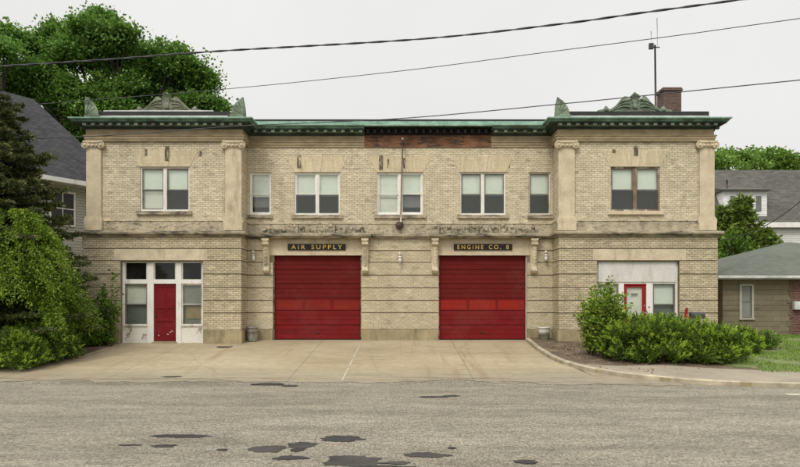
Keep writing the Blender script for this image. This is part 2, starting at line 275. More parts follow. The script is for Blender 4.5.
# ------------------------------------------------------------------ mesh helpers
class MB:
    def __init__(s): s.v = []; s.f = []; s.m = []; s.sm = []
    def face(s, pts, mi=0, smooth=False):
        i = len(s.v); s.v += [tuple(p) for p in pts]; s.f.append(tuple(range(i, i+len(pts)))); s.m.append(mi); s.sm.append(smooth); return s
    def box(s, x0, x1, y0, y1, z0, z1, mi=0):
        i = len(s.v)
        s.v += [(x0,y0,z0),(x1,y0,z0),(x1,y1,z0),(x0,y1,z0),(x0,y0,z1),(x1,y0,z1),(x1,y1,z1),(x0,y1,z1)]
        for f in ((0,3,2,1),(4,5,6,7),(0,1,5,4),(1,2,6,5),(2,3,7,6),(3,0,4,7)):
            s.f.append(tuple(i+k for k in f)); s.m.append(mi); s.sm.append(False)
        return s
    def prism(s, pts, y0, y1, mi=0):   # pts in (x,z), CCW seen from the front (-Y)
        n = len(pts); i = len(s.v)
        s.v += [(x,y0,z) for x,z in pts]+[(x,y1,z) for x,z in pts]
        s.f.append(tuple(range(i,i+n))); s.f.append(tuple(range(i+2*n-1,i+n-1,-1))); s.m += [mi,mi]; s.sm += [False]*2
        for k in range(n):
            k2 = (k+1)%n; s.f.append((i+k,i+n+k,i+n+k2,i+k2)); s.m.append(mi); s.sm.append(False)
        return s
    def prismx(s, pts, x0, x1, mi=0):  # pts in (y,z)
        n = len(pts); i = len(s.v)
        s.v += [(x0,y,z) for y,z in pts]+[(x1,y,z) for y,z in pts]
        s.f.append(tuple(range(i,i+n))); s.f.append(tuple(range(i+2*n-1,i+n-1,-1))); s.m += [mi,mi]; s.sm += [False]*2
        for k in range(n):
            k2 = (k+1)%n; s.f.append((i+k,i+n+k,i+n+k2,i+k2)); s.m.append(mi); s.sm.append(False)
        return s
    def lathe(s, c, prof, n=20, axis='z', mi=0):  # prof: (r, h)
        i = len(s.v)
        for r, h in prof:
            for k in range(n):
                a = 2*math.pi*k/n; ca, sa = r*math.cos(a), r*math.sin(a)
                s.v.append((c[0]+ca, c[1]+sa, c[2]+h) if axis == 'z' else (c[0]+ca, c[1]-h, c[2]+sa))
        for j in range(len(prof)-1):
            for k in range(n):
                k2 = (k+1)%n; s.f.append((i+j*n+k, i+j*n+k2, i+(j+1)*n+k2, i+(j+1)*n+k)); s.m.append(mi); s.sm.append(True)
        s.f.append(tuple(i+k for k in range(n))[::-1]); s.m.append(mi); s.sm.append(False)
        s.f.append(tuple(i+(len(prof)-1)*n+k for k in range(n))); s.m.append(mi); s.sm.append(False)
        return s
    def tube(s, pts, rad, n=6, mi=0):
        pts = [Vector(p) for p in pts]; i = len(s.v); m = len(pts)
        rad = [rad]*m if isinstance(rad, (int, float)) else rad
        for j, p in enumerate(pts):
            d = (pts[min(j+1,m-1)]-pts[max(j-1,0)]).normalized()
            u = d.cross(Vector((0,0,1)) if abs(d.z) < .9 else Vector((1,0,0))).normalized(); w = d.cross(u)
            for k in range(n):
                a = 2*math.pi*k/n; q = p+rad[j]*(math.cos(a)*u+math.sin(a)*w); s.v.append(tuple(q))
        for j in range(m-1):
            for k in range(n):
                k2 = (k+1)%n; s.f.append((i+j*n+k, i+(j+1)*n+k, i+(j+1)*n+k2, i+j*n+k2)); s.m.append(mi); s.sm.append(True)
        s.f.append(tuple(i+k for k in range(n))[::-1]); s.m.append(mi); s.sm.append(False)
        s.f.append(tuple(i+(m-1)*n+k for k in range(n))); s.m.append(mi); s.sm.append(False)
        return s
    def sweep(s, path, prof, mats=None, cap=True):
        # path: plan polyline (x,y), outward = right-hand normal of travel; prof: list of (out, z)
        n = len(path); P = [Vector(p) for p in path]; nr = []
        for k in range(n-1):
            d = (P[k+1]-P[k]).normalized(); nr.append(Vector((d.y, -d.x)))
        rows = []
        for k in range(n):
            if k == 0: o = nr[0]
            elif k == n-1: o = nr[-1]
            else:
                b = nr[k-1]+nr[k]; o = b/(b.dot(nr[k]))
            rows.append([(P[k].x+o.x*q, P[k].y+o.y*q, z) for q, z in prof])
        for k in range(n-1):
            for j in range(len(prof)-1):
                s.face([rows[k][j], rows[k+1][j], rows[k+1][j+1], rows[k][j+1]], mats[j] if mats else 0)
        if cap:
            s.face(rows[0][::-1]); s.face(rows[-1])
        return s
    def build(s, name, mats, parent=None, bevel=0):
        me = bpy.data.meshes.new(name)
        off = parent_origin(parent)
        V = [(x-off.x, y-off.y, z-off.z) for x, y, z in s.v]
        me.from_pydata(V, [], s.f)
        if not isinstance(mats, (list, tuple)): mats = [mats]
        for m in mats: me.materials.append(m)
        me.polygons.foreach_set('material_index', s.m); me.polygons.foreach_set('use_smooth', s.sm)
        uv = me.uv_layers.new(name='UVMap').data
        for p in me.polygons:
            nx, ny, nzz = p.normal
            for li in p.loop_indices:
                x, y, z = s.v[me.loops[li].vertex_index]
                if abs(nzz) > .95: u = (x, y)
                elif abs(nzz) > .3:
                    u = (x, z*1.35) if abs(ny) > abs(nx) else (y, z*1.35)
                elif abs(ny) >= abs(nx): u = (x, z)
                else: u = (y+.11, z)
                uv[li].uv = u
        me.update()
        o = bpy.data.objects.new(name, me); COL.objects.link(o)
        if parent: o.parent = parent
        if bevel:
            b = o.modifiers.new('bevel', 'BEVEL'); b.width = bevel; b.segments = 1; b.limit_method = 'ANGLE'
        return o
def parent_origin(p):
    o = Vector((0,0,0))
    while p: o += p.location; p = p.parent
    return o
def tag(o, label=None, cat=None, group=None, kind=None):
    if label: o['label'] = label
    if cat: o['category'] = cat
    if group: o['group'] = group
    if kind: o['kind'] = kind
    return o
def thing(name, label, cat, loc=(0,0,0), group=None):
    o = bpy.data.objects.new(name, None); COL.objects.link(o); o.location = loc
    o.empty_display_size = .3
    return tag(o, label, cat, group)
def wall(mb, x0, x1, z0, z1, yf, th, holes, mi=0, reveal=None):
    xs = sorted({x0, x1, *[h[0] for h in holes], *[h[1] for h in holes]}); zs = sorted({z0, z1, *[h[2] for h in holes], *[h[3] for h in holes]})
    inh = lambda a, b: any(h[0] < a < h[1] and h[2] < b < h[3] for h in holes)
    for i in range(len(xs)-1):
        for j in range(len(zs)-1):
            a, b, c, d = xs[i], xs[i+1], zs[j], zs[j+1]
            if inh((a+b)/2, (c+d)/2): continue
            mb.face([(a,yf,c),(b,yf,c),(b,yf,d),(a,yf,d)], mi)
            mb.face([(b,yf+th,c),(a,yf+th,c),(a,yf+th,d),(b,yf+th,d)], mi)
    for a, b, c, d in holes:
        y0, y1 = yf, yf+th
        mb.face([(a,y0,c),(a,y1,c),(a,y1,d),(a,y0,d)][::-1], mi); mb.face([(b,y0,c),(b,y1,c),(b,y1,d),(b,y0,d)], mi)
        mb.face([(a,y0,d),(a,y1,d),(b,y1,d),(b,y0,d)][::-1], mi)
        mb.face([(a,y0,c),(b,y0,c),(b,y1,c),(a,y1,c)], mi)
    y0, y1 = yf, yf+th
    mb.face([(x0,y1,z0),(x0,y0,z0),(x0,y0,z1),(x0,y1,z1)], mi); mb.face([(x1,y0,z0),(x1,y1,z0),(x1,y1,z1),(x1,y0,z1)], mi)
    mb.face([(x0,y0,z1),(x1,y0,z1),(x1,y1,z1),(x0,y1,z1)], mi)
    return mb

# ------------------------------------------------------------------ camera, light, world
cam = bpy.data.cameras.new('camera'); co = bpy.data.objects.new('camera', cam); COL.objects.link(co)
co.location = (0, -D0, EY); co.rotation_euler = (math.radians(90), 0, 0)
cam.sensor_width = 36; cam.lens = 30; cam.shift_y = (HZ-233.5)/800; cam.clip_end = 3000
sc.camera = co
w = bpy.data.worlds.new('World'); sc.world = w; w.use_nodes = True; nt = w.node_tree
for n in list(nt.nodes): nt.nodes.remove(n)
out = nd(nt, 'ShaderNodeOutputWorld')
SUN_EL, SUN_AZ = 52, -25     # azimuth measured from the camera side (-Y) towards -X
sky = nd(nt, 'ShaderNodeTexSky'); sky.sky_type = 'NISHITA'; sky.sun_disc = False
sky.sun_elevation = math.radians(SUN_EL); sky.sun_rotation = math.radians(180-SUN_AZ); sky.dust_density = 5
bg1 = nd(nt, 'ShaderNodeBackground'); bg1.inputs[1].default_value = .05
hs = nd(nt, 'ShaderNodeHueSaturation'); hs.inputs['Saturation'].default_value = .25; lk(nt, sky.outputs[0], hs.inputs['Color']); lk(nt, hs.outputs[0], bg1.inputs[0])
tc = nd(nt, 'ShaderNodeTexCoord'); sx = nd(nt, 'ShaderNodeSeparateXYZ'); lk(nt, tc.outputs['Generated'], sx.inputs[0])
grad = ramp(nt, sx.outputs[2], [(0, (.55,.54,.515)), (.2, (.675,.66,.63)), (.45, (.745,.735,.71)), (1, (1.,1.,1.))])
mlt = nd(nt, 'ShaderNodeMapRange'); mlt.inputs[1].default_value = .42; mlt.inputs[2].default_value = 1.; mlt.inputs[3].default_value = 1.; mlt.inputs[4].default_value = 2.6
lk(nt, sx.outputs[2], mlt.inputs[0])
cl = nz(nt, tc.outputs['Generated'], 2.2, 5, .55)
gr2 = mixc(nt, 1., grad, ramp(nt, cl, [(.3, g(.93)), (.7, g(1.04))]), 'MULTIPLY')
bg2 = nd(nt, 'ShaderNodeBackground'); lk(nt, gr2, bg2.inputs[0]); lk(nt, mlt.outputs[0], bg2.inputs[1])
ads = nd(nt, 'ShaderNodeAddShader'); lk(nt, bg1.outputs[0], ads.inputs[0]); lk(nt, bg2.outputs[0], ads.inputs[1]); lk(nt, ads.outputs[0], out.inputs[0])
sl = bpy.data.lights.new('sun', 'SUN'); sl.energy = 1.6; sl.angle = math.radians(16); sl.color = (1, .95, .87)
so = bpy.data.objects.new('sun', sl); COL.objects.link(so)
az = math.radians(SUN_AZ); el = math.radians(SUN_EL)
dirv = Vector((math.sin(az)*math.cos(el), -math.cos(az)*math.cos(el), math.sin(el)))
so.rotation_euler = dirv.to_track_quat('Z', 'Y').to_euler()
sc.view_settings.view_transform = 'Standard'; sc.view_settings.look = 'None'; sc.view_settings.gamma = 1; sc.view_settings.exposure = 0
sc.view_settings.use_curve_mapping = False
try: sc.cycles.max_bounces = 8; sc.cycles.transparent_max_bounces = 12
except Exception: pass

# ------------------------------------------------------------------ ground, road, apron, kerb
def strip(name, rows, mat, dz=0, cols=1):
    """rows: (y, xl, xr) ; sheet that follows gz"""
    mb = MB()
    for (ya, la, ra), (yb, lb, rb) in zip(rows[:-1], rows[1:]):
        for c in range(cols):
            a, b2 = c/cols, (c+1)/cols
            mb.face([(lb+(rb-lb)*a, yb, gz(yb)+dz), (lb+(rb-lb)*b2, yb, gz(yb)+dz), (la+(ra-la)*b2, ya, gz(ya)+dz), (la+(ra-la)*a, ya, gz(ya)+dz)])
    return mb.build(name, mat)
def interp(y, tab):
    for (y0, v0), (y1, v1) in zip(tab[:-1], tab[1:]):
        if y0 >= y >= y1: return v0+(v1-v0)*(y0-y)/(y0-y1)
    return tab[-1][1] if y < tab[-1][0] else tab[0][1]
tag(strip('ground', [(400,-400,400),(0,-400,400),(YR,-400,400),(-400,-400,400)], M['far'], -.03), kind='structure')
tag(strip('road', [(YR,-300,300),(-60,-300,300)], M['asphalt'], -.006), kind='structure')
KX = [(-.3,5.22),(-2.8,5.15),(-5.0,5.22),(-5.9,5.36),(-7,5.72),(-7.66,6.15),(-8.2,6.7),(-8.75,7.5),(-9.2,8.3),(-9.6,9.4),(-9.95,10.8),(-10.15,12.5),(-10.3,15),(-10.5,25),(-10.8,80)]
LX = [(0,-11.4),(-1.5,-11.42),(-3.3,-11.5),(-4.9,-11.55),(-6.2,-11.8),(-6.9,-12.2),(-7.3,-13.),(-7.4,-14.5),(-7.45,-60)]
# apron: full concrete area down to the street
rows = []
y = .6
while y > YR-1.2:
    rows.append((y, interp(y, LX), interp(y, KX))); y -= .15
ap = MB()
for (ya, la, ra), (yb, lb, rb) in zip(rows[:-1], rows[1:]):
    ap.face([(lb,yb,gz(yb)),(rb,yb,gz(yb)),(ra,ya,gz(ya)),(la,ya,gz(ya))])
# trim lower part: asphalt begins with a ragged edge
apm = MB()
rnd = random.Random(3)
edge = []
x = -60.
while x <= 8.0:
    edge.append((x, -8.85-.35*max(0,min(1,(x-2)/3))-.35*noise.noise(Vector((x*.35,1,2)))*2.2-.3*noise.noise(Vector((x*.9,7,2)))-.22*noise.noise(Vector((x*2.6,5,2))))); x += .15 if x > -14 else 2
for (xa, ea), (xb, eb) in zip(edge[:-1], edge[1:]):
    N = 34
    def ytop(xx):
        if xx <= -11.4:
            for (y0, v0), (y1, v1) in zip(LX[:-1], LX[1:]):
                if v1 <= xx <= v0 and v0 != v1: return y0+(y1-y0)*(v0-xx)/(v0-v1)
            return -7.45
        if xx >= 5.72:
            for (y0, v0), (y1, v1) in zip(KX[4:-1], KX[5:]):
                if v0 <= xx <= v1: return y0+(y1-y0)*(xx-v0)/(v1-v0)+.3
        return .4
    ta, tb = ytop(xa), ytop(xb)
    if ta <= ea or tb <= eb: continue
    for k in range(N):
        a0, a1 = ta+(ea-ta)*k/N, ta+(ea-ta)*(k+1)/N; b0, b1 = tb+(eb-tb)*k/N, tb+(eb-tb)*(k+1)/N
        clampa = lambda xx, yy: min(xx, interp(yy, KX)+.13) if xx > 0 else xx
        apm.face([(clampa(xa,a1),a1,gz(a1)),(clampa(xb,b1),b1,gz(b1)),(clampa(xb,b0),b0,gz(b0)),(clampa(xa,a0),a0,gz(a0))])
tag(apm.build('driveway_apron', M['concrete']), kind='structure')
# asphalt tongue under the ragged edge (slope part)
tag(strip('road_edge', [(-8.0,-60,6.2),(-8.75,-60,7.4),(YR,-60,8.6)], M['asphalt'], -.008), kind='structure')
# right-hand bed, sidewalk, lawn
rows = [(y, interp(y, KX)+.1, 60) for y in [0.5-.18*k for k in range(61)] if y > -10.6]
rows = [(14, 12.9, 60), (.6, 12.9, 60)] + [(r[0], r[1], 60) for r in rows]
tag(strip('planting_bed', rows, M['mulch'], .10), kind='structure')
def resample(tab, step):
    P = [Vector((x, y)) for y, x in tab]; o = [P[0]]
    for a, b in zip(P[:-1], P[1:]):
        n = max(1, int((b-a).length/step)); o += [a+(b-a)*(k+1)/n for k in range(n)]
    return o
kp = resample(KX, .25)
for _ in range(3): kp = [kp[0]]+[(kp[i-1]+kp[i]*2+kp[i+1])/4 for i in range(1,len(kp)-1)]+[kp[-1]]
def offs(P, d):
    o = []
    for i, p in enumerate(P):
        t = (P[min(i+1,len(P)-1)]-P[max(i-1,0)]).normalized(); o.append(p+Vector((-t.y, t.x))*d)
    return o
inn = offs(kp, .15)
kb = MB()
def kerbz(p): return gz(p.y)
q = 0
for i in range(len(kp)-1):
    a, b, c, d = kp[i], kp[i+1], inn[i+1], inn[i]
    h = .13
    jt = (i % 7 == 6)
    hh = h-.03 if False else h
    zs = [kerbz(p) for p in (a,b,c,d)]
    A=(a.x,a.y,zs[0]-.02);B=(b.x,b.y,zs[1]-.02);A1=(a.x,a.y,zs[0]+hh-.02);B1=(b.x,b.y,zs[1]+hh-.02)
    o = .03
    A2=(a.x+(d.x-a.x)*.15,a.y+(d.y-a.y)*.15,zs[0]+hh);B2=(b.x+(c.x-b.x)*.15,b.y+(c.y-b.y)*.15,zs[1]+hh)
    C1=(c.x,c.y,zs[2]+hh);D1=(d.x,d.y,zs[3]+hh)
    kb.face([A,B,B1,A1],1 if jt else 0); kb.face([A1,B1,B2,A2],0); kb.face([A2,B2,C1,D1],1 if (jt and i % 2) else 0)
tag(kb.build('kerb', [M['granite'], M['stone_base']]), kind='structure')
sw = MB(); k0 = next(i for i, p in enumerate(kp) if p.y < -6.2)
o1 = offs(kp, .152); o2 = offs(kp, 2.25)
for i in range(k0, len(kp)-1):
    f1 = min(1, (i-k0)/10); f2 = min(1, (i+1-k0)/10)
    a, b = o1[i], o1[i+1]; c = o1[i+1].lerp(o2[i+1], f2); d = o1[i].lerp(o2[i], f1)
    N = 5
    for k in range(N):
        q0, q1, q2, q3 = a.lerp(d,k/N), b.lerp(c,k/N), b.lerp(c,(k+1)/N), a.lerp(d,(k+1)/N)
        sw.face([(q.x, q.y, gz(q.y)+.118) for q in (q0,q1,q2,q3)])
tag(sw.build('sidewalk', M['walk']), kind='structure')
# lawn sheet
ln = MB(); xs = [10.0+.5*k for k in range(60)]
def lawn_edge(x): return -7.75-.25*min(1,(x-9)/3)+.18*noise.noise(Vector((x*.9,0,0)))-.1
def lawn_left(y): return 10.4+.35*noise.noise(Vector((0,y*1.1,3)))+max(0,(y+3))*.25
ys = [-8.0+.4*k for k in range(30)]
for i in range(len(xs)-1):
    for j in range(len(ys)-1):
        if xs[i] < lawn_left(ys[j]): continue
        p = [(xs[i],max(ys[j],lawn_edge(xs[i]))),(xs[i+1],max(ys[j],lawn_edge(xs[i+1]))),(xs[i+1],max(ys[j+1],lawn_edge(xs[i+1]))),(xs[i],max(ys[j+1],lawn_edge(xs[i])))]
        ln.face([(x_,y_,gz(y_)+.112) for x_,y_ in p])
tag(ln.build('lawn', M['lawn']), kind='structure')
# left planting bed
lb = MB()
rows = [(y, -60, interp(y, LX)) for y in [1.-.2*k for k in range(43)] if y > -7.45]
for (ya, la, ra), (yb, lb_, rb) in zip(rows[:-1], rows[1:]):
    lb.face([(lb_,yb,gz(yb)+.05),(rb,yb,gz(yb)+.03),(ra,ya,gz(ya)+.03),(la,ya,gz(ya)+.05)])
    lb.face([(rb,yb,gz(yb)+.03),(rb+.12,yb,gz(yb)-.01),(ra+.12,ya,gz(ya)-.01),(ra,ya,gz(ya)+.03)])
tag(lb.build('planting_bed', M['mulch']), kind='structure')
# apron white line
ll = MB()
a, b = (-1.60,-1.6), (-1.68,-8.75)
N = 26
for k in range(N):
    y0, y1 = a[1]+(b[1]-a[1])*k/N, a[1]+(b[1]-a[1])*(k+1)/N; x0 = a[0]+(b[0]-a[0])*k/N; x1 = a[0]+(b[0]-a[0])*(k+1)/N
    ll.face([(x1-.022,y1,gz(y1)+.005),(x1+.022,y1,gz(y1)+.005),(x0+.022,y0,gz(y0)+.005),(x0-.022,y0,gz(y0)+.005)])
tag(ll.build('painted_line', M['paint']), kind='structure')
pl = MB(); p0 = W(783,394.5,16.9); pl.box(p0.x,p0.x+3,p0.y-.25,p0.y,-.735,-.723)
tag(pl.build('road_marking', M['paint']), kind='structure')
def patch(px, py, wpx, hpx, mat, seed, dz=.004):
    def sp(px, py):
        k = (py-HZ)/F; d = (D0*k-EY)/(k+SL)
        if d > -YR: t = F*2.327/(py-HZ); return ((px-400)/F*t, t-D0)
        return ((px-400)/F*(D0-d), -d)
    c = Vector(sp(px, py)); rx = wpx/2/F*(c.y+D0); ry = (sp(px, py-hpx/2)[1]-sp(px, py+hpx/2)[1])/2
    mb = MB(); n = 110; pts = []
    for k in range(n):
        a = 2*math.pi*k/n; r = 1+.42*noise.noise(Vector((math.cos(a)*1.3+seed*7, math.sin(a)*1.3, seed)))+.22*noise.noise(Vector((math.cos(a)*4, math.sin(a)*4+seed, seed)))+.14*noise.noise(Vector((math.cos(a)*13, math.sin(a)*13+seed, seed)))+.06*noise.noise(Vector((math.cos(a)*40, math.sin(a)*40+seed, seed)))
        pts.append((c.x+rx*r*math.cos(a), c.y+ry*r*math.sin(a)))
    cz_ = sum(gz(y) for x, y in pts)/n
    [mb.face([(c.x,c.y,gz(c.y)+dz+.002),(*pts[q_],gz(pts[q_][1])+dz+.002),(*pts[(q_+1)%n],gz(pts[(q_+1)%n][1])+dz+.002)]) for q_ in range(n)] if c.y > YR-.6 else mb.face([(x, y, SL*YR-.006+dz) for x, y in pts]); return tag(mb.build('road_patch', mat), kind='structure')
for k, a in enumerate([(183,436,56,3.6,'tar'),(163,446,26,3,'tar'),(342,439,42,6,'tar'),(297,450,14,4,'tar'),(266,449,36,7,'tar2'),(302,445,30,6,'tar2'),
                       (290,458,34,4,'tar'),(352,461,56,10,'tar2'),(425,455,44,5,'tar2'),(130,445,24,1.2,'tar2'),(222,450,12,2,'tar'),(452,448,9,2,'tar'),
                       (452,396,18,1.6,'tar2'),(395,463,30,3,'tar2'),(525,462,24,4,'tar'),(268,384.5,30,2.2,'tar2'),(172,377,20,1.2,'tar2'),(290,386,16,1.2,'tar2'),(434,397,30,1.4,'tar2'),(383,468,60,4,'tar')]):
    patch(a[0], a[1], a[2], a[3], M[a[4]], k+1.3, .004+.0005*k)

# ------------------------------------------------------------------ fire station
st = thing('fire_station', 'two storey buff brick fire station with two red garage doors and green copper cornice', 'fire station')
WY = -1.05; WX0, WX1 = 6.42, 12.85
CR = [.45,1.15,1.67,2.19,2.73,3.27,3.76,4.26]
# core behind the rusticated courses (shows in the joints)
doorsH = [(-5.34,-1.62,-1,3.56),(1.62,5.34,-1,3.56)]
cm = MB(); wall(cm, -6.4, 6.4, -.5, 4.4, .04, .36, doorsH); cm.build('joint_backing', M['joint'], st)
for s in (-1, 1):
    cm = MB(); h = (7.97, 11.3, -1, 3.25) if s > 0 else (-11.3,-7.97,-1,3.25)
    a, b = sorted((s*(WX0+.03), s*(WX1-.03))); wall(cm, a, b, -.5, 4.4, WY+.04, .36, [h])
    a, b = sorted((s*(WX1-.03), s*(WX1-.36))); cm.box(a, b, WY+.4, 12, -.5, 4.4)
    a, b = sorted((s*(WX0+.03), s*(WX0+.36))); cm.box(a, b, WY+.4, .04, -.5, 4.4)
    cm.build('joint_backing', M['joint'], st)
from collections import defaultdict
BM = defaultdict(MB); BS = defaultdict(MB)
gapz = .019
for i in range(len(CR)-1):
    z0, z1 = CR[i]+gapz, CR[i+1]-gapz
    if i == len(CR)-2: z1 = CR[i+1]
    segs = [(-6.418,-5.34),(-1.62,1.62),(5.34,6.418)]
    if i >= 5: segs = [(-6.418,-5.74),(-1.3,1.3),(5.74,6.418)]
    for a, b in segs: BM['m%d' % round((a+b)/4)].box(a, b, 0, .1, z0, z1)
    for s in (-1, 1):
        def bx(a, b, y0, y1, m=None):
            key = ('w%d' % s) if z0 > 3.2 else ('i%d' % s if a < 8 else 'o%d' % s)
            a, b = sorted((s*a, s*b)); (m or BM[key]).box(a, b, y0, y1, z0, z1)
        if z0 < 3.2:
            bx(WX0, 7.95, WY, 0); bx(11.31, WX1, WY, WY+.4)
        elif i == 5:
            bx(WX0, 7.80, WY, 0); bx(11.57, WX1, WY, WY+.4); bx(7.802, 11.568, WY, WY+.4, BS['s%d' % s])
        else:
            bx(WX0, WX1-.4, WY, 0); bx(WX1-.398, WX1, WY, WY+.4)
        bx(WX1-.3, WX1, WY+.402, 12)
for k_ in BM: BM[k_].build('rusticated_wall', M['brick_main' if k_[0] == 'm' else 'brick_low'], st)
for s in (-1, 1):   # plain panel over garage doors
    BS['d%d' % s].box(*sorted((s*5.738, s*1.302)), 0.012, .1, 3.56, 4.26)
for k_ in BS: BS[k_].build('lintel', M['stone'], st)
# jamb facing for the garage doors below the panel
for a, b in ((-6.38,-5.35),(-1.61,1.61),(5.35,6.38)):
    base = MB(); base.box(a, b, -.035, .1, -.5, .45); base.build('base_course', M['stone_base'], st, bevel=.012)
for s in (-1, 1):
    base = MB(); base.box(*sorted((s*(WX0-.035), s*7.94)), WY-.035, -.036, -.5, .45); base.build('base_course', M['stone_base'], st, bevel=.012)
    base = MB(); base.box(*sorted((s*11.32, s*(WX1+.035))), WY-.035, WY+.39, -.5, .45)
    base.box(*sorted((s*(WX1-.3), s*(WX1+.035))), WY+.392, 12, -.5, .45); base.build('base_course', M['stone_base'], st, bevel=.012)
# upper walls
WIN_M = [(-6.33,-5.41),(-4.44,-2.52),(-.97,.97),(2.52,4.44),(5.41,6.33)]
up = MB(); wall(up, -6.438, 6.438, 4.26, 8.1, .02, .4, [(a,b,5.24,7.06) for a,b in WIN_M])
for s in (-1, 1):
    h = (8.53,10.53,5.26,7.08) if s > 0 else (-10.53,-8.53,5.26,7.08)
    a, b = sorted((s*(WX0+.02), s*12.7)); wall(up, a, b, 4.26, 8.14, WY+.05, .4, [h])
    a, b = sorted((s*12.7, s*12.4)); up.box(a, b, WY+.451, 12, 4.26, 8.14)
    a, b = sorted((s*(WX0+.02), s*(WX0+.36))); up.box(a, b, WY+.451, .018, 4.26, 8.14)
up.box(-12.7,12.7,12.0,12.3,-.5,8.9)
up.build('brick_wall', M['brick'], st)
# dark interior floor slab and partition
it = MB(); it.box(-12.3,12.3,.6,11.9,4.3,4.6); it.box(-12.3,12.3,5.2,5.3,-.2,8.8); it.build('floor_slab', M['joint'], st)
# belt course round the front
PATH = [(-WX1,12),(-WX1,WY),(-WX0,WY),(-WX0,0),(WX0,0),(WX0,WY),(WX1,WY),(WX1,12)]
bl = MB(); bl.sweep(PATH, [(-.05,4.24),(.05,4.24),(.08,4.30),(.16,4.335),(.18,4.35),(.18,4.43),(.15,4.455),(-.05,4.475)])
bl.build('belt_course', M['stone_ledge'], st)
# pedestal band above the belt
pb = MB(); PB = [(-12.76,12),(-12.76,WY+.05),(-6.40,WY+.05),(-6.40,.02),(6.40,.02),(6.40,WY+.05),(12.76,WY+.05),(12.76,12)]
pb.sweep(PB, [(-.03,4.474),(.045,4.474),(.045,4.86),(.07,4.88),(.02,4.92),(-.03,4.92)])
pb.build('plinth_band', M['stone_dirty'], st)
# door hoods: thicker broken ledge over each garage door on the consoles
for s in (-1, 1):
    hd = MB(); a, b = sorted((s*5.84, s*1.20))
    hd.sweep([(a, .0),(b,.0)] , [(.19,4.24),(.30,4.27),(.36,4.33),(.38,4.35),(.38,4.44),(.34,4.47),(.19,4.478)])
    hd.build('door_hood', M['stone_ledge'], st)
    cv = MB(); cv.box(a+.12,b-.12,-.12,-.021,4.4825,4.57); rr = random.Random(5+s); x = a+.1
    while x < b-.25:
        ww = rr.uniform(.10,.42); zt_ = 4.61+rr.uniform(0,.24); cv.box(x, x+ww, -.17-rr.uniform(0,.06), -.02, 4.482, zt_)
        cv.lathe((x+ww/2, -.2, zt_-.06), [(min(ww,.2)*.45,-.02),(min(ww,.2)*.45,.02),(.03,.06)], 9, 'y'); x += ww+rr.uniform(.0,.16)
    cv.build('carved_parapet', M['stone_lichen'], st, bevel=.03)
# consoles
for cx in (-5.60,-1.46,1.46,5.60):
    k = MB(); pts = []
    prof = [(0,4.235),(-.34,4.235),(-.36,4.12),(-.30,4.02),(-.24,3.92),(-.20,3.6),(-.14,3.3),(-.12,3.12),(-.17,3.02),(-.19,2.92),(-.15,2.84),(-.06,2.79),(0,2.79)]
    k.prismx(prof, cx-.11, cx+.11)
    k.box(cx-.15, cx+.15, -.37, -.001, 4.15, 4.234); k.box(cx-.14,cx+.14,-.06,-.002,2.9,4.149)
    for zz, yy, r in ((4.03,-.26,.085),(2.93,-.12,.075)):
        k.tube([(cx-.135,yy,zz),(cx+.135,yy,zz)], r, 12)
    kk = k.build('console', M['stone'], st, bevel=.01)
    lf = MB()
    for j in range(6):
        zz = 3.85-.14*j; yy = -.245+.022*j
        lf.prism([(cx-.08,zz),(cx,zz-.12),(cx+.08,zz),(cx+.05,zz+.06),(cx-.05,zz+.06)], yy-.02, yy+.06)
    lf.build('acanthus_leaf', M['stone_dirty'] if cx < 0 else M['stone'], kk)
# entablature: frieze
PF = [(-12.68,12),(-12.68,WY-.03),(-6.36,WY-.03),(-6.36,.0),(6.36,.0),(6.36,WY-.03),(12.68,WY-.03),(12.68,12)]
def cut(path, x0, x1):
    L = [p for p in path if p[0] <= x0]; R = [p for p in path if p[0] >= x1]
    return L+[(x0, 0)], [(x1, 0)]+R
XB0, XB1 = -1.49, 3.83
frprof = [(-.05,8.10),(.03,8.10),(.03,8.18),(.055,8.185),(.055,8.27),(.09,8.30),(.09,8.33),(.0,8.36),(.0,8.58),(-.05,8.58)]
for P in cut(PF, XB0, XB1):
    fr = MB(); fr.sweep(P, frprof); fr.build('frieze', M['frieze'], st)
fb = MB()
fb.box(XB0+.003, XB1-.003, -.03, .1, 8.10, 8.17)
fb.box(XB0+.003, XB1-.003, .0, .1, 8.173, 8.33); fb.box(XB0+.003, XB1-.003, .012, .1, 8.333, 8.50); fb.box(XB0+.003,XB1-.003,.005,.1,8.503,8.6)
for k in range(5): fb.box(XB0+.5+1.06*k, XB0+.56+1.06*k, -.018, -.001, 8.175, 8.59)
fb.build('exposed_boards', M['wood'], st)
fd = MB()
for k in range(18): fd.box(XB0+.1+.29*k, XB0+.2+.29*k, -.22, .06, 8.66, 8.82)
fd.box(XB0+.003, XB1-.003, .03, .3, 8.603, 8.9); fd.build('rotted_lookouts', M['black_wood'], st)
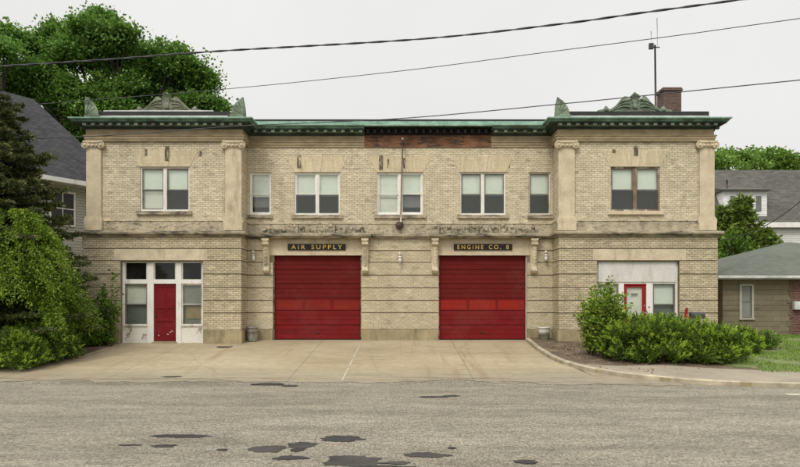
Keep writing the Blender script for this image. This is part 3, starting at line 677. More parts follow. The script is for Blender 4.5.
# cornice: bed moulding + soffit + corona + gutter
corn = [(-.05,8.581),(.06,8.581),(.08,8.64),(.16,8.68),(.17,8.74),(.36,8.75),(.36,8.79),(.40,8.80),(.43,8.85),(.48,8.885),(.50,8.91),(.50,8.945),(-.1,9.04)]
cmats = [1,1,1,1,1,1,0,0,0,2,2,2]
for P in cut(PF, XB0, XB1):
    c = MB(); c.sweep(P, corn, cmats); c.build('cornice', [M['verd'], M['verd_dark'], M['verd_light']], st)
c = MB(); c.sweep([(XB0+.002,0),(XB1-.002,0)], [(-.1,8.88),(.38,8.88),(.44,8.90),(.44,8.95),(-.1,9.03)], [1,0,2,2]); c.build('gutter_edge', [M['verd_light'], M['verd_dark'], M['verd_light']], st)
def dent(x0, x1, y, step=.34):
    n = int((x1-x0)/step); dn = MB(); dn.box(x0-.09, x1+.09, y-.175, y-.165, 8.655, 8.748)
    for k in range(n+1):
        xx = x0+(x1-x0)*k/n; dn.box(xx-.07, xx+.07, y-.34, y-.176, 8.66, 8.745)
    dn.build('modillion_band', M['verd_orn'], st)
dent(-12.6,-6.4,WY-.03); dent(6.4,12.6,WY-.03); dent(-6.0,XB0-.15,0); dent(XB1+.15,6.0,0)
for s in (-1, 1):
    dn = MB(); dn.box(*sorted((s*(12.68+.165), s*(12.68+.175))), WY+.1, 12, 8.655, 8.748)
    for k in range(30): yy = WY+.2+k*.4; dn.box(*sorted((s*(12.68+.176), s*(12.68+.34))), yy, yy+.14, 8.66, 8.745)
    dn.build('modillion_band', M['verd_orn'], st)
# roof slab and membrane edges
rf = MB(); rf.box(-12.6,12.6,.4,12.2,8.9,9.06)
for s in (-1, 1): rf.box(*sorted((s*6.5, s*12.6)), WY+.1, .399, 8.9, 9.06)
rf.build('roof', M['roof'], st)
for s in (-1, 1):
    re = MB(); a, b = sorted((s*6.95, s*12.28)) if s < 0 else (6.75, 12.5)
    re.box(a, b, WY-.06, WY+.3, 9.0, 9.12, 1); re.box(a+.02, b-.02, WY-.03, 5, 9.12, 9.30, 0)
    if s < 0: re.box(a+.3, b-.6, WY-.02, WY+.3, 9.30, 9.345, 1)
    re.build('roof_edge', [M['membrane'], M['pale_metal']], st)
re = MB(); re.box(-6.2, 6.2, .1, .5, 9.06, 9.22, 1); re.box(-6.35, 6.35, .3, 5, 9.22, 9.36, 0); re.build('roof_edge', [M['membrane'], M['verd_light']], st)
# pilasters
def pilaster(cx, wd):
    y1 = WY+.05; y0 = y1-.10
    p = MB(); a, b = cx-wd/2, cx+wd/2
    p.box(a-.07, b+.07, y0-.07, y1-.001, 4.76, 4.93); p.box(a-.05, b+.05, y0-.05, y1-.001, 4.93, 5.0)
    p.box(a-.02, b+.02, y0-.02, y1-.001, 5.0, 5.05); p.box(a, b, y0, y1-.001, 5.05, 7.84)
    p.box(a-.05, b+.05, y0-.08, y1-.001, 4.478, 4.76)
    po = p.build('pilaster', M['stone'], st, bevel=.01)
    c = MB(); c.box(a-.01, b+.01, y0-.015, y1-.001, 7.80, 7.86); c.box(a-.02,b+.02,y0-.05,y1-.001,7.86,8.02); c.box(a-.09,b+.09,y0-.09,y1-.001,8.02,8.10)
    for sx_ in (-1, 1):
        vx = cx+sx_*(wd/2+.02)
        c.lathe((vx, y0-.0, 7.93), [(.15,-.04),(.15,.06),(.12,.10),(.11,.07),(.07,.07),(.06,.11),(.02,.115)], 18, 'y')
        c.tube([(vx-.01,y0-.04,7.93),(vx,y1+.3,7.93)] if False else [(vx,y0-.03,7.93),(vx,y1-.01,7.93)], .13, 14)
    for j in range(3):
        c.lathe((cx+(j-1)*.16, y0-.03, 7.92), [(.06,-.0),(.06,.05),(.03,.075)], 10, 'y')
    c.build('capital', M['stone'], po)
pilaster(-12.37,.60); pilaster(-6.73,.66); pilaster(6.73,.66); pilaster(12.40,.60)
# flat arches
def flat_arch(x0, x1, zb, y, key=True):
    m = MB(); e = .34; h = .66
    m.prism([(x0-.02,zb),(x1+.02,zb),(x1+e,zb+h),(x0-e,zb+h)], y-.012, y+.05)
    fa = m.build('flat_arch', M['gauged'], st)
    if key:
        cx = (x0+x1)/2; k = MB(); k.prism([(cx-.13,zb-.01),(cx+.13,zb-.01),(cx+.24,zb+h+.02),(cx-.24,zb+h+.02)], y-.035, y+.04); k.build('keystone', M['stone'], fa, bevel=.008)
for a, b in WIN_M[1:4]: flat_arch(a, b, 7.065, .02)
flat_arch(-10.53,-8.53,7.085,WY+.05); flat_arch(8.53,10.53,7.085,WY+.05)
# stains under old brackets
def stain(px, py0, py1, wpx, yp):
    t = D0+yp; a = W(px-wpx/2, py1, t); b = W(px+wpx/2, py0, t)
    m = MB(); m.box(a.x, b.x, yp-.006, yp-.003, a.z, b.z); m.build('run_stain', M['stain'], st)
    
for a in ((299,155,168,4,-.017),(381,155,170,4,-.017),(388,158,168,2,-.017),(404,158,168,2,-.017),(167,146,161,4.5,-1.04),(146,149,156,3,-1.02),(200,151,156,3,-1.02),(508,158,168,4,.018),(636,146,156,4,-1.04),(614,149,153,4,-1.02)): stain(*a)
# windows -------------------------------------------------------
SB = .06
def sash_window(x0, x1, z0, z1, yw, units, frame='white', lowers=None, mull='white', sash='white', shades=None, sillpad=.12, shadefrac=.5, sillmat='stone_ledge'):
    """yw: wall face. Window set back .13"""
    yf = yw+SB; m = MB(); fw = .06
    m.box(x0, x0+fw, yf, yf+.12, z0, z1); m.box(x1-fw, x1, yf, yf+.12, z0, z1)
    m.box(x0+fw, x1-fw, yf, yf+.12, z1-fw, z1); m.box(x0+fw, x1-fw, yf-.02, yf+.12, z0, z0+.07)
    wo = m.build('window', M[frame], st, bevel=.006)
    mw = .14 if units == 2 else 0
    if units == 2:
        cx = (x0+x1)/2; mm = MB(); mm.box(cx-mw/2, cx+mw/2, yf-.015, yf+.11, z0+.071, z1-fw-.001); mm.box(cx-.02,cx+.02,yf-.03,yf-.0155,z0+.072,z1-fw-.002)
        mm.build('mullion', M[mull], wo)
        ivs = [(x0+fw, cx-mw/2), (cx+mw/2, x1-fw)]
    else: ivs = [(x0+fw, x1-fw)]
    zm = (z0+z1)/2
    for k, (a, b) in enumerate(ivs):
        s = MB(); sw_ = .045
        za, zb = z0+.07, z1-fw
        # upper sash outer, lower sash inner
        s.box(a, a+sw_, yf+.03, yf+.06, zm, zb); s.box(b-sw_, b, yf+.03, yf+.06, zm, zb); s.box(a+sw_, b-sw_, yf+.03, yf+.06, zb-sw_, zb); s.box(a, b, yf+.028, yf+.06, zm-.03, zm-.0005)
        s.box(a, a+sw_, yf+.065, yf+.1, za, zm-.031); s.box(b-sw_, b, yf+.065, yf+.1, za, zm-.031); s.box(a+sw_, b-sw_, yf+.065, yf+.1, za, za+.06)
        s.build('sash', M[sash], wo)
        p = MB(); p.box(a+sw_, b-sw_, yf+.044, yf+.048, zm, zb-sw_); p.build('pane', M['glass'], wo)
        p = MB(); p.box(a+sw_, b-sw_, yf+.08, yf+.084, za+.06, zm-.031); p.build('pane', M['glass'], wo)
        lo = (lowers or ['screen']*len(ivs))[k]
        p = MB(); sh = (shades or ['shade']*len(ivs))[k]
        dz_ = ((x0*7.3+k*3.1) % 1-.4)*.16; p.box(a+.01, b-.01, yf+.105, yf+.108, zm-.06-dz_, zb-.01); p.box(a+.012, b-.012, yf+.100, yf+.1045, zm-.06-dz_, zm-.035-dz_); p.build('roller_shade', M[sh], wo)
        if lo == 'screen':
            p = MB(); p.box(a+.01, b-.01, yf+.02, yf+.024, za+.005, zm-.03); p.build('insect_screen', M['screen_mesh'], wo)
            p = MB(); [p.box(a+.01+(b-a-.02)*j_/7, a+.01+(b-a-.02)*(j_+1)/7, yf+.2+.02*(j_%2), yf+.205+.02*(j_%2), za, zm-.08) for j_ in range(7)]; p.build('inner_curtain', M['screen'], wo)
        elif lo == 'halfscreen':
            p = MB(); p.box(a+.01, b-.01, yf+.2, yf+.205, za+.28, zm-.08); p.build('inner_curtain', M['screen'], wo)
        elif lo == 'shade':
            p = MB(); p.box(a+.01, b-.01, yf+.15, yf+.155, za, zm-.04); p.build('roller_shade', M['curtain'], wo)
    sl_ = MB(); sl_.box(x0-sillpad, x1+sillpad, yw-.09, yf+.05, z0-.15, z0-.003); sl_.build('sill', M[sillmat], wo, bevel=.01)
    return wo
def screenmesh():
    m, nt, b, out = newmat('screen_mesh'); b.inputs['Base Color'].default_value = (.07,.075,.068,1); b.inputs['Roughness'].default_value = .7
    tr = nd(nt, 'ShaderNodeBsdfTransparent'); mx = nd(nt, 'ShaderNodeMixShader'); mx.inputs[0].default_value = .5
    lk(nt, tr.outputs[0], mx.inputs[1]); lk(nt, b.outputs[0], mx.inputs[2]); lk(nt, mx.outputs[0], out.inputs[0]); return m
M['screen_mesh'] = screenmesh()
sash_window(-6.33,-5.41,5.26,7.06,.02,1,lowers=['halfscreen'],sillpad=.06)
sash_window(-4.44,-2.52,5.26,7.06,.02,2)
sash_window(-.97,.97,5.26,7.06,.02,2,lowers=['shade','halfscreen'])
sash_window(2.52,4.44,5.26,7.06,.02,2,sash='dark_sash')
sash_window(5.41,6.33,5.26,7.06,.02,1,frame='white_sill',sash='dark_sash',sillpad=.06)
sash_window(-10.53,-8.53,5.28,7.08,WY+.05,2,lowers=['shade','screen'],sash='dark_sash',sillmat='stone_ledge')
sash_window(8.53,10.53,5.28,7.08,WY+.05,2,frame='brown_frame',mull='brown_frame',sash='dark_sash',sillmat='stone')

# garage doors --------------------------------------------------
def garage(x0, x1):
    y = .19
    d = MB(); fr = MB()
    secs = [0.02,.62,1.24,1.76,2.36,2.96,3.56]
    for i in range(6):
        a, b = secs[i]+.006, secs[i+1]-.006
        if i == 2:
            d.box(x0, x1, y, y+.05, a, a+.045); d.box(x0, x1, y, y+.05, b-.045, b)
            n = 3; w_ = (x1-x0)/n
            for k in range(n+1):
                xx = x0+w_*k; d.box(max(x0, xx-.05), min(x1, xx+.05), y, y+.05, a+.0455, b-.0455)
            continue
        d.box(x0, x1, y+.012, y+.06, a, b)
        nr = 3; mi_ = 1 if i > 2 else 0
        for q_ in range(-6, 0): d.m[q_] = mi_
        hh = (b-a)/nr
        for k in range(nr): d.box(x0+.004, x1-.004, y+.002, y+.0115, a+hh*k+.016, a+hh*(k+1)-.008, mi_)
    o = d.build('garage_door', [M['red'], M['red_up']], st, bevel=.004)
    a, b = secs[2]+.0515, secs[3]-.0515; w_ = (x1-x0)/3
    for k in range(3):
        p = MB(); p.box(x0+w_*k+.0505, x0+w_*(k+1)-.0505, y+.018, y+.03, a, b); p.build('window_panel', M['red_pane' if x0 < 0 else 'red_pane_new'], o)
    h = MB(); h.box((x0+x1)/2-.09,(x0+x1)/2+.09,y-.03,y-.005,.3,.33); h.build('lift_handle', M['iron'], o)
    for s, xx in ((-1, x0), (1, x1)):
        t_ = MB(); t_.box(*sorted((xx, xx+s*.035)), .10, .24, -.05, 3.56); t_.build('door_frame', M['white_sill'] if s > 0 and x0 > 0 else M['stone_ledge'], o)
    r = MB(); r.box(x0, x1, y-.01, y+.05, -.02, .018); r.build('rubber_seal', M['black'], o)
garage(-5.305,-1.655); garage(1.655,5.305)

# storefront, left ---------------------------------------------
def storefront(s):
    yf = WY+.17; y1 = yf+.10
    m = MB(); X = lambda a, b: tuple(sorted((s*a, s*b)))
    bottom = -.12
    m.box(*X(11.30,11.20), yf, y1, bottom, 3.25); m.box(*X(8.05,7.96), yf, y1, bottom, 3.25)
    m.box(*X(10.28,10.02), yf-.02, y1, bottom, 3.19); m.box(*X(9.11,8.89), yf-.02, y1, bottom, 3.19)
    m.box(*X(11.20,8.05), yf, y1, 3.192, 3.25)
    for a, b in ((11.20,10.281),(10.019,9.111),(8.889,8.05)): m.box(*X(a,b), yf-.015, y1, 2.335, 2.52)
    e = m.build('storefront_frame', M['white'], st, bevel=.008)
    if s < 0:
        for a, b in ((11.20,10.281),(10.019,9.111),(8.889,8.05)):
            p = MB(); xa, xb = X(a, b); p.box(xa, xa+.05, yf+.02, y1, 2.521, 3.19); p.box(xb-.05, xb, yf+.02, y1, 2.521, 3.19); p.build('transom_sash', M['white_sill'], e)
            p = MB(); p.box(xa+.051, xb-.051, yf+.05, yf+.055, 2.525, 3.185); p.build('transom_pane', M['glass_dark'], e)
    else:
        p = MB(); p.box(*X(11.195,8.055), yf-.05, yf-.022, 2.42, 3.24); p.build('transom_board', M['grey_board'], e)
    for k, (a, b) in enumerate(((11.20,10.281),(8.889,8.05))):
        xa, xb = X(a, b)
        p = MB(); p.box(xa, xb, yf+.01, y1, bottom, .62); p.box(xa-.01, xb+.01, yf-.04, yf+.009, .62, .70); p.build('apron_panel', M['peel_white'], e)
        f = MB(); mt = 'dark_sash' if k == 0 or s > 0 else 'white_sill'
        zt, zb = 2.334, .621
        f.box(xa, xa+.05, yf+.02, y1, zb, zt); f.box(xb-.05, xb, yf+.02, y1, zb, zt); f.box(xa+.05, xb-.05, yf+.02, y1, zt-.05, zt); f.box(xa+.05, xb-.05, yf+.02, y1, zb, zb+.08); f.box(xa+.05,xb-.05,yf+.015,y1,1.49,1.53)
        f.build('sash', M[mt], e)
        g_ = MB(); g_.box(xa+.051, xb-.051, yf+.055, yf+.06, zb+.08, zt-.05); g_.build('pane', M['glass'], e)
        if s < 0:
            if k == 0:
                h = MB(); h.box(xa+.05, xb-.05, y1+.02, y1+.025, 1.5, zt); h.build('roller_shade', M['curtain'], e)
                h = MB(); h.box(xa+.05, xb-.05, y1+.03, y1+.035, zb, 1.49); h.build('screen', M['screen'], e)
            else:
                h = MB(); h.box(xa+.05, xb-.05, y1+.02, y1+.025, 1.52, zt); h.build('roller_shade', M['screen_light'], e)
                h = MB(); h.box(xa+.16, xb-.06, y1+.015, y1+.03, .92, 1.42); h.build('cardboard_sheet', M['cardboard'], e)
                h = MB(); h.box(xa+.05, xb-.05, y1+.04, y1+.045, zb, 1.49); h.build('screen', M['screen'], e)
        else:
            h = MB(); h.box(xa+.05, xb-.05, y1+.02, y1+.025, 1.52, zt); h.build('roller_shade', M['shade'], e)
            h = MB(); h.box(xa+.05, xb-.05, y1+.04, y1+.045, zb, 1.50); h.build('screen', M['screen'], e)
    # door
    xa, xb = X(10.0185, 9.1115); yd = yf+.03
    if s < 0:
        d = MB(); d.box(xa, xb, yd+.02, yd+.06, .0, 2.334)
        for a, b in ((.02,.19),(.80,.93),(1.32,1.38),(2.2,2.33)): d.box(xa+.1, xb-.1, yd, yd+.0195, a, b)
        for a, b in ((xa, xa+.10),(xb-.10,xb)): d.box(a, b, yd, yd+.0195, .02, 2.33)
        cx = (xa+xb)/2; d.box(cx-.04, cx+.04, yd+.001, yd+.0195, .93, 2.2)
        do = d.build('door', M['red_door'], st, bevel=.006)
        h = MB(); h.lathe((xa+.07, yd-.001, 1.05), [(.02,0),(.012,.02),(.03,.04),(.03,.06),(.01,.07)], 12, 'y'); h.build('door_knob', M['iron'], do)
        q = MB(); q.box(xa-.05, xb+.05, WY+.03, yf+.0, -.2, -.03); q.box(xa,xb,yd-.04,yd+.07,-.03,-.001); q.build('threshold', M['stone_base'], do)
        sc_ = MB(); rr = random.Random(2)
        for _ in range(4):
            u, v_ = rr.uniform(xa+.15, xb-.15), rr.uniform(.22,.42); sc_.prism([(u-.035,v_-.01),(u+.03,v_-.018),(u+.03,v_+.008),(u-.012,v_+.03)], yd+.0165, yd+.0215)
        sc_.build('scuff_marks', M['white_sill'], do)
    else:
        d = MB()
        d.box(xa, xa+.12, yd, yd+.05, 0, 2.334); d.box(xb-.15, xb, yd, yd+.05, 0, 2.334); d.box(xa+.12, xb-.15, yd, yd+.05, 2.19, 2.334); d.box(xa+.12, xb-.15, yd, yd+.05, .0, .98)
        d.box(xa-.0, xb+.0, yd-.03, yd-.001, 2.29, 2.42)
        do = d.build('door', M['red_trim'], st, bevel=.006)
        q = MB(); q.box(xa+.121, xb-.151, yd+.02, yd+.025, .981, 2.189); q.build('door_glass', M['glass'], do)
        q = MB(); q.box(xa+.10, xb-.12, yd+.07, yd+.075, .95, 2.2); q.build('door_shade', M['curtain'], do)
        q = MB(); q.box(xa+.30, xb-.33, yd+.014, yd+.018, 1.88, 1.95); q.build('paper_notice', M['dark_sash'], do)
        q = MB(); q.lathe((xb-.06, yd-.001, 1.15), [(.02,0),(.012,.02),(.03,.04),(.03,.06),(.01,.07)], 12, 'y'); q.lathe((xb-.06, yd-.001, 1.45), [(.03,0),(.03,.015)], 12, 'y'); q.build('door_knob', M['galv'], do)
        q = MB(); q.lathe(((xb-.02+.1), WY+.13, 1.1), [(.03,0),(.03,.02)], 10, 'y'); q.lathe(((xb+.1), WY+.13, 1.4), [(.025,0),(.025,.02)], 10, 'y'); q.build('lock_plate', M['iron'], do)
        q = MB(); q.box(xa-.05, xb+.05, WY+.03, yf+.0, -.2, -.03); q.build('threshold', M['stone_base'], do)
M['screen_light'] = surf('grey_window_shade', (.22,.225,.20), dark=.8)
storefront(-1); storefront(1)
# acroteria and crests ------------------------------------------
def acro(cx, s, zb=9.02, hgt=.74, wd=.50):
    """s: +1 straight edge on the +x side"""
    yA = WY-.03-.38
    m = MB(); pts = [(0,0)]
    outl = [(0,0),(wd,0),(wd,hgt*.9),(wd*1.0,hgt*1.03),(wd*.84,hgt*.93),(wd*.62,hgt*.84),(wd*.40,hgt*.70),(wd*.21,hgt*.52),(wd*.09,hgt*.34),(wd*.03,hgt*.18)]
    ptsf = [(cx+(q-wd)*s, zb+z) for q, z in outl]
    if s < 0: ptsf = ptsf[::-1]
    m.prism(ptsf, yA, yA+.10)
    pside = [(yA+.1+(wd-q), zb+z) for q, z in outl]
    m.prismx(pside, cx-.10 if s > 0 else cx, cx if s > 0 else cx+.10)
    # raised ribs
    for f in (.25,.5,.75):
        a = (cx-s*.02, yA-.008, zb+.06); b = (cx-s*(wd-f*wd*.9), yA-.008, zb+hgt*(.25+.6*f))
        m.tube([a, b], .014, 5)
    m.box(*sorted((cx+s*.02, cx-s*(wd+.04))), yA-.03, yA+.14, zb-.12, zb+.04)
    m.build('acroterion', M['verd_orn'], st, bevel=.012)
acro(-6.25, 1); acro(6.27, -1)
acro(-12.55, -1, hgt=.76, wd=.52)
def crest(cx, wide, top, mat):
    y0 = WY+.34; y1 = y0+.16; zb = 9.31
    m = MB(); h = wide/2
    half = [(0,1.0),(.022,.99),(.04,.90),(.085,.86),(.11,.74),(.115,.60),(.16,.70),(.22,.80),(.29,.80),(.36,.68),(.46,.48),(.56,.33),(.66,.22),(.72,.22),(.745,.34),(.79,.36),(.82,.22),(.90,.20),(1.0,.16),(1.0,-.04)]
    Rr = [(cx+x*h, zb+z*top) for x, z in half]; Ll = [(cx-x*h, zb+z*top) for x, z in half[1:]]
    m.prism((Ll[::-1]+Rr)[::-1], y0, y1)
    for k in range(-3, 4):
        a = k*.30; m.tube([(cx+.02*k, y0-.01, zb+top*.42), (cx+math.sin(a)*top*.27, y0-.035, zb+top*.60+math.cos(a)*top*.30)], [.018,.032], 6)
    m.lathe((cx, y0, zb+top*.32), [(.11,-.05),(.11,.04),(.05,.07)], 14, 'y')
    for s in (-1, 1):
        for (za, zc, rr) in ((.64,.40,.045),(.46,.26,.035),(.28,.12,.03)):
            P = [(cx+s*h*(.14+.56*t), y0-.015, zb+top*(za*(1-t)**.9+.10*t+.16*math.sin(t*math.pi)*(1-t))) for t in [i_/9 for i_ in range(10)]]
            m.tube(P, [rr*(1.1-.6*i_/9) for i_ in range(10)], 7)
        m.lathe((cx+s*h*.77, y0, zb+top*.20), [(.09,-.05),(.09,.04),(.03,.06)], 12, 'y')
        m.lathe((cx+s*h*.24, y0, zb+top*.62), [(.085,-.05),(.085,.04),(.03,.06)], 12, 'y')
    m.build('roof_crest', mat, st, bevel=.01)
crest(9.62, 3.05, .90, M['verd_orn']); crest(-9.55, 2.95, .88, M['verd_brown'])
# chimney
ch = MB(); ch.box(11.45,12.24,1.0,1.7,9.0,10.80); ch.box(11.40,12.29,.95,1.75,10.801,10.87); ch.box(11.43,12.26,.98,1.72,10.871,10.94)
cho = ch.build('chimney', M['chim'], st)
fl = MB(); fl.lathe((11.85,1.35,10.94), [(.18,0),(.18,.04),(.14,.05)], 14); fl.build('flue_cap', M['black'], cho)

# ------------------------------------------------------------------ signs, lamps and fittings
def sign(x0, x1, z0, z1, text, label):
    s = thing('sign_board', label, 'sign', ((x0+x1)/2, -.03, z0))
    m = MB(); m.box(x0, x1, -.03, .010, z0, z1); m.box(x0+.01,x1-.01,-.034,-.0305,z0+.01,z0+.022,1); m.box(x0+.01,x1-.01,-.034,-.0305,z1-.022,z1-.01,1)
    m.build('board', [M['black'], M['iron']], s)
    cu = bpy.data.curves.new('lettering', 'FONT'); cu.body = text; cu.size = (z1-z0)*.92; cu.extrude = .004; cu.offset = .004; cu.align_x = 'CENTER'; cu.align_y = 'CENTER'; cu.space_character = 1.5; cu.space_word = 1.5
    tmp = bpy.data.objects.new('tmp', cu); COL.objects.link(tmp)
    bpy.context.view_layer.update()
    me = bpy.data.meshes.new_from_object(tmp); bpy.data.objects.remove(tmp)
    xs = [v.co.x for v in me.vertices]; wd = max(xs)-min(xs); k = (x1-x0)*.88/wd; mid = (max(xs)+min(xs))/2
    ys_ = [v.co.y for v in me.vertices]; my = (max(ys_)+min(ys_))/2
    # small serifs: slabs at foot and head would vanish at this size; keep heavy strokes
    for v in me.vertices:
        x_, y_, z_ = v.co; v.co = ((x_-mid)*k, -.012-z_, (z1-z0)/2+(y_-my))
    me.materials.clear(); me.materials.append(M['gold'])
    o = bpy.data.objects.new('lettering', me); COL.objects.link(o); o.parent = s
sign(-4.71,-2.28,3.77,4.04,'AIR SUPPLY','narrow black board with gold letters AIR SUPPLY over the left red garage door')
sign(2.26,4.71,3.77,4.04,'ENGINE CO. 8','narrow black board with gold letters ENGINE CO. 8 over the right red garage door')
def wall_lamp(x, z, label):
    t = thing('wall_lamp', label, 'wall lamp', (x, 0, z), 'jar lamps on the station front')
    m = MB(); m.lathe((x, 0, z), [(.07,0.0),(.07,.02),(.04,.03)], 14, 'y'); m.tube([(x,-.02,z),(x,-.10,z+.03),(x,-.15,z+.02),(x,-.16,z-.04)], .018, 8); m.build('bracket', M['galv'], t)
    m = MB(); m.lathe((x,-.16,z-.02), [(.05,0),(.075,-.04),(.08,-.08)][::-1], 14); m.lathe((x,-.16,z+.0), [(.06,.0),(.06,.09),(.03,.13),(.01,.14)], 14); m.build('lamp_cap', M['galv_white'], t)
    m = MB(); m.lathe((x,-.16,z-.30), [(.02,0),(.055,.02),(.065,.08),(.06,.2),(.055,.22)], 14); m.build('glass_jar', M['bulbglass'], t)
wall_lamp(-6.12,3.62,'grey jar lamp on the brick wall left of the AIR SUPPLY garage door')
wall_lamp(.0,3.55,'grey jar lamp on the brick pier between the two garage doors')
wall_lamp(6.10,3.62,'grey jar lamp on the brick wall right of the ENGINE CO. 8 garage door')
# alarm gong + flagpole
bl = thing('alarm_bell', 'round black alarm gong on the wall below the middle upstairs window', 'alarm bell', (-.02,0,4.8))
m = MB(); m.lathe((-.02,-.12,4.80), [(.17,0),(.17,.03),(.15,.07),(.09,.11),(.03,.13),(.03,.15)], 24, 'y'); m.build('gong', M['iron'], bl)
m = MB(); m.box(-.09,.05,-.118,-.046,4.73,4.87); m.build('backbox', M['black'], bl)
fp = thing('flagpole', 'thin weathered pole fixed upright in front of the middle upstairs window', 'flagpole', (.03,-.3,4.92))
m = MB(); m.tube([(.03,-.34,4.92),(.07,-.34,6.6),(.11,-.34,8.30)], [.038,.034,.024], 8); m.build('pole', M['brown_frame'], fp)
m = MB(); m.lathe((.11,-.34,8.30), [(.01,0),(.045,.02),(.06,.06),(.045,.10),(.01,.12)], 12); m.build('finial', M['galv'], fp)
m = MB(); m.box(-.03,.10,-.33,.018,5.02,5.08); m.build('bracket', M['iron'], fp)
m = MB(); m.box(.05,.15,-.33,-.02,8.19,8.23); m.build('bracket', M['iron'], fp)
# bins
def bin_(x, y, label, body, top):
    z = gz(y)-.0; t = thing('metal_can', label, 'ash can', (x, y, z), 'metal cans by the station wall')
    m = MB(); m.lathe((x,y,z), [(.17,0),(.19,.02),(.20,.1),(.225,.22),(.23,.30),(.235,.31),(.23,.32)], 22); m.build('lower_body', body, t)
    m = MB(); m.lathe((x,y,z), [(.23,.322),(.235,.45),(.225,.56),(.24,.57),(.24,.60),(.21,.60),(.20,.56)], 22); m.build('upper_body', top, t)
    for s in (-1, 1):
        m = MB(); m.tube([(x+s*.235,y-.04,z+.42),(x+s*.29,y-.04,z+.42),(x+s*.29,y+.04,z+.42),(x+s*.235,y+.04,z+.42)], .012, 6)
        m.build('handle', M['iron'], t)
bin_(-6.1,-.42,'dull grey metal can at the foot of the wall left of the AIR SUPPLY door', M['galv'], M['galv'])
bin_(5.93,-.55,'metal can with chalky white top and mossy lower half, right of both garage doors', M['galv_dark'], M['galv_white'])
mh = thing('drain_cover', 'round rusty drain cover set in the concrete apron left of the garage doors', 'drain cover', (-6.75,-1.85,gz(-1.85)))
yy = -1.95; ang = math.atan(SL)
m = MB(); m.lathe((-6.85,yy,gz(yy)+.002), [(.30,0),(.30,.012),(.27,.014),(.27,.008),(.02,.008)], 28); o = m.build('lid', M['iron'], mh)
# antenna
an = thing('antenna_mast', 'tall thin steel mast with two whip aerials beside the brick chimney', 'antenna', (10.92,.6,9.06))
px_ = lambda px, py: W(px, py, 28.6)
a, b = px_(656,112), px_(655,45)
m = MB(); m.tube([(a.x,.6,9.06),(b.x,.6,b.z)], [.05,.04], 8); m.build('mast', M['iron'], an)
m = MB(); p = px_(652,47); m.box(p.x-.14,p.x+.04,.5,.62,p.z-.1,p.z+.14); m.box(p.x,b.x+.2,.58,.62,p.z-.03,p.z+.01); m.build('junction_box', M['mailgrey'], an)
for (x0, y0, x1, y1) in ((657.5,46,657,18),(651.5,42,651,31)):
    q0, q1 = px_(x0,y0), px_(x1,y1); m = MB(); m.tube([(q0.x,.6,q0.z),(q1.x,.6,q1.z)], .014, 5); m.build('whip_aerial', M['galv'], an)
# mailbox
mt_ = 25.2; mb0 = W(697,319,mt_)
mx = thing('mailbox', 'dark grey arched mailbox with a raised red flag above the right hedge', 'mailbox', (mb0.x, mb0.y, gz(mb0.y)+.1))
m = MB(); hw, hl = .13, .26
arc = [(mb0.y-hw, mb0.z),(mb0.y-hw, mb0.z+.14)]+[(mb0.y-hw*math.cos(a_), mb0.z+.14+hw*math.sin(a_)) for a_ in [math.pi*k/8 for k in range(1,8)]]+[(mb0.y+hw, mb0.z+.14),(mb0.y+hw, mb0.z)]
m.prismx(arc, mb0.x-hl, mb0.x+hl); m.build('box', M['mailgrey'] if 'mailgrey' in M else M['black'], mx, bevel=.01)
m = MB(); m.box(mb0.x-.05,mb0.x+.05,mb0.y-.05,mb0.y+.05,gz(mb0.y)+.05,mb0.z-.001); m.build('post', M['bark'], mx)
m = MB(); fx = mb0.x-.48; m.tube([(mb0.x-hl,mb0.y-.1,mb0.z+.05),(fx,mb0.y-.1,mb0.z+.12)], .02, 6); m.prism([(fx-.05,mb0.z-.05),(fx+.03,mb0.z-.05),(fx+.10,mb0.z+.36),(fx+.09,mb0.z+.42),(fx+.02,mb0.z+.42),(fx-.01,mb0.z+.34)], mb0.y-.12, mb0.y-.08); m.build('flag', M['red_trim'], mx)

# ------------------------------------------------------------------ wires
def wire(pts, z, r, name, label, ext=True, tw=False):
    P = []
    for px, py in pts:
        t = (z-EY)*F/(HZ-py); P.append(W(px, py, t))
    if ext:
        P = [P[0]+(P[0]-P[1]).normalized()*30]+P+[P[-1]+(P[-1]-P[-2]).normalized()*22]
    Q = []
    n = len(P)
    for i in range(n-1):     # Catmull-Rom
        p0, p1, p2, p3 = P[max(i-1,0)], P[i], P[i+1], P[min(i+2,n-1)]
        for k in range(12):
            t = k/12; Q.append(.5*((2*p1)+(p2-p0)*t+(2*p0-5*p1+4*p2-p3)*t*t+(3*p1-p0-3*p2+p3)*t**3))
    Q.append(P[-1])
    m = MB()
    if tw:
        # two strands twisted round each other
        for ph in (0, math.pi):
            R = []; L = 0
            for a_, b_ in zip(Q[:-1], Q[1:]):
                seg = (b_-a_).length; ns = max(1, int(seg/.25))
                for k in range(ns):
                    p = a_.lerp(b_, k/ns); th = (L+seg*k/ns)*2*math.pi/1.6+ph; R.append(p+Vector((0, math.cos(th), math.sin(th)))*r*.85)
                L += seg
            m.tube(R, r, 5)
    else: m.tube(Q, r, 5)
    tag(m.build(name, M['wire']), label, 'power line', 'overhead wires')
M['wire'] = surf('wire_insulation', (.045,.045,.048), rough=.6)
wire([(-10,67),(100,60),(220,51),(420,39),(560,24),(640,13),(760,-3)], 10.2, .021, 'overhead_cable', 'thick twisted cable, the uppermost of the lines crossing the sky', tw=True)
wire([(-10,108),(220,89.5),(400,71),(540,53),(680,35),(810,17)], 9.6, .013, 'overhead_wire', 'thin wire crossing the sky between the thick cable and the low wire')
wire([(-10,141),(130,134),(240,126),(400,118.5),(560,104),(680,92),(810,79)], 7.6, .016, 'overhead_wire', 'low dark wire passing in front of the cornice and the chimney')
m = MB(); a = Vector((12.93,-.9,4.1)); b = W(815,190,20); Q = [a.lerp(b,k/14)-Vector((0,0,.35*math.sin(math.pi*k/14))) for k in range(15)]
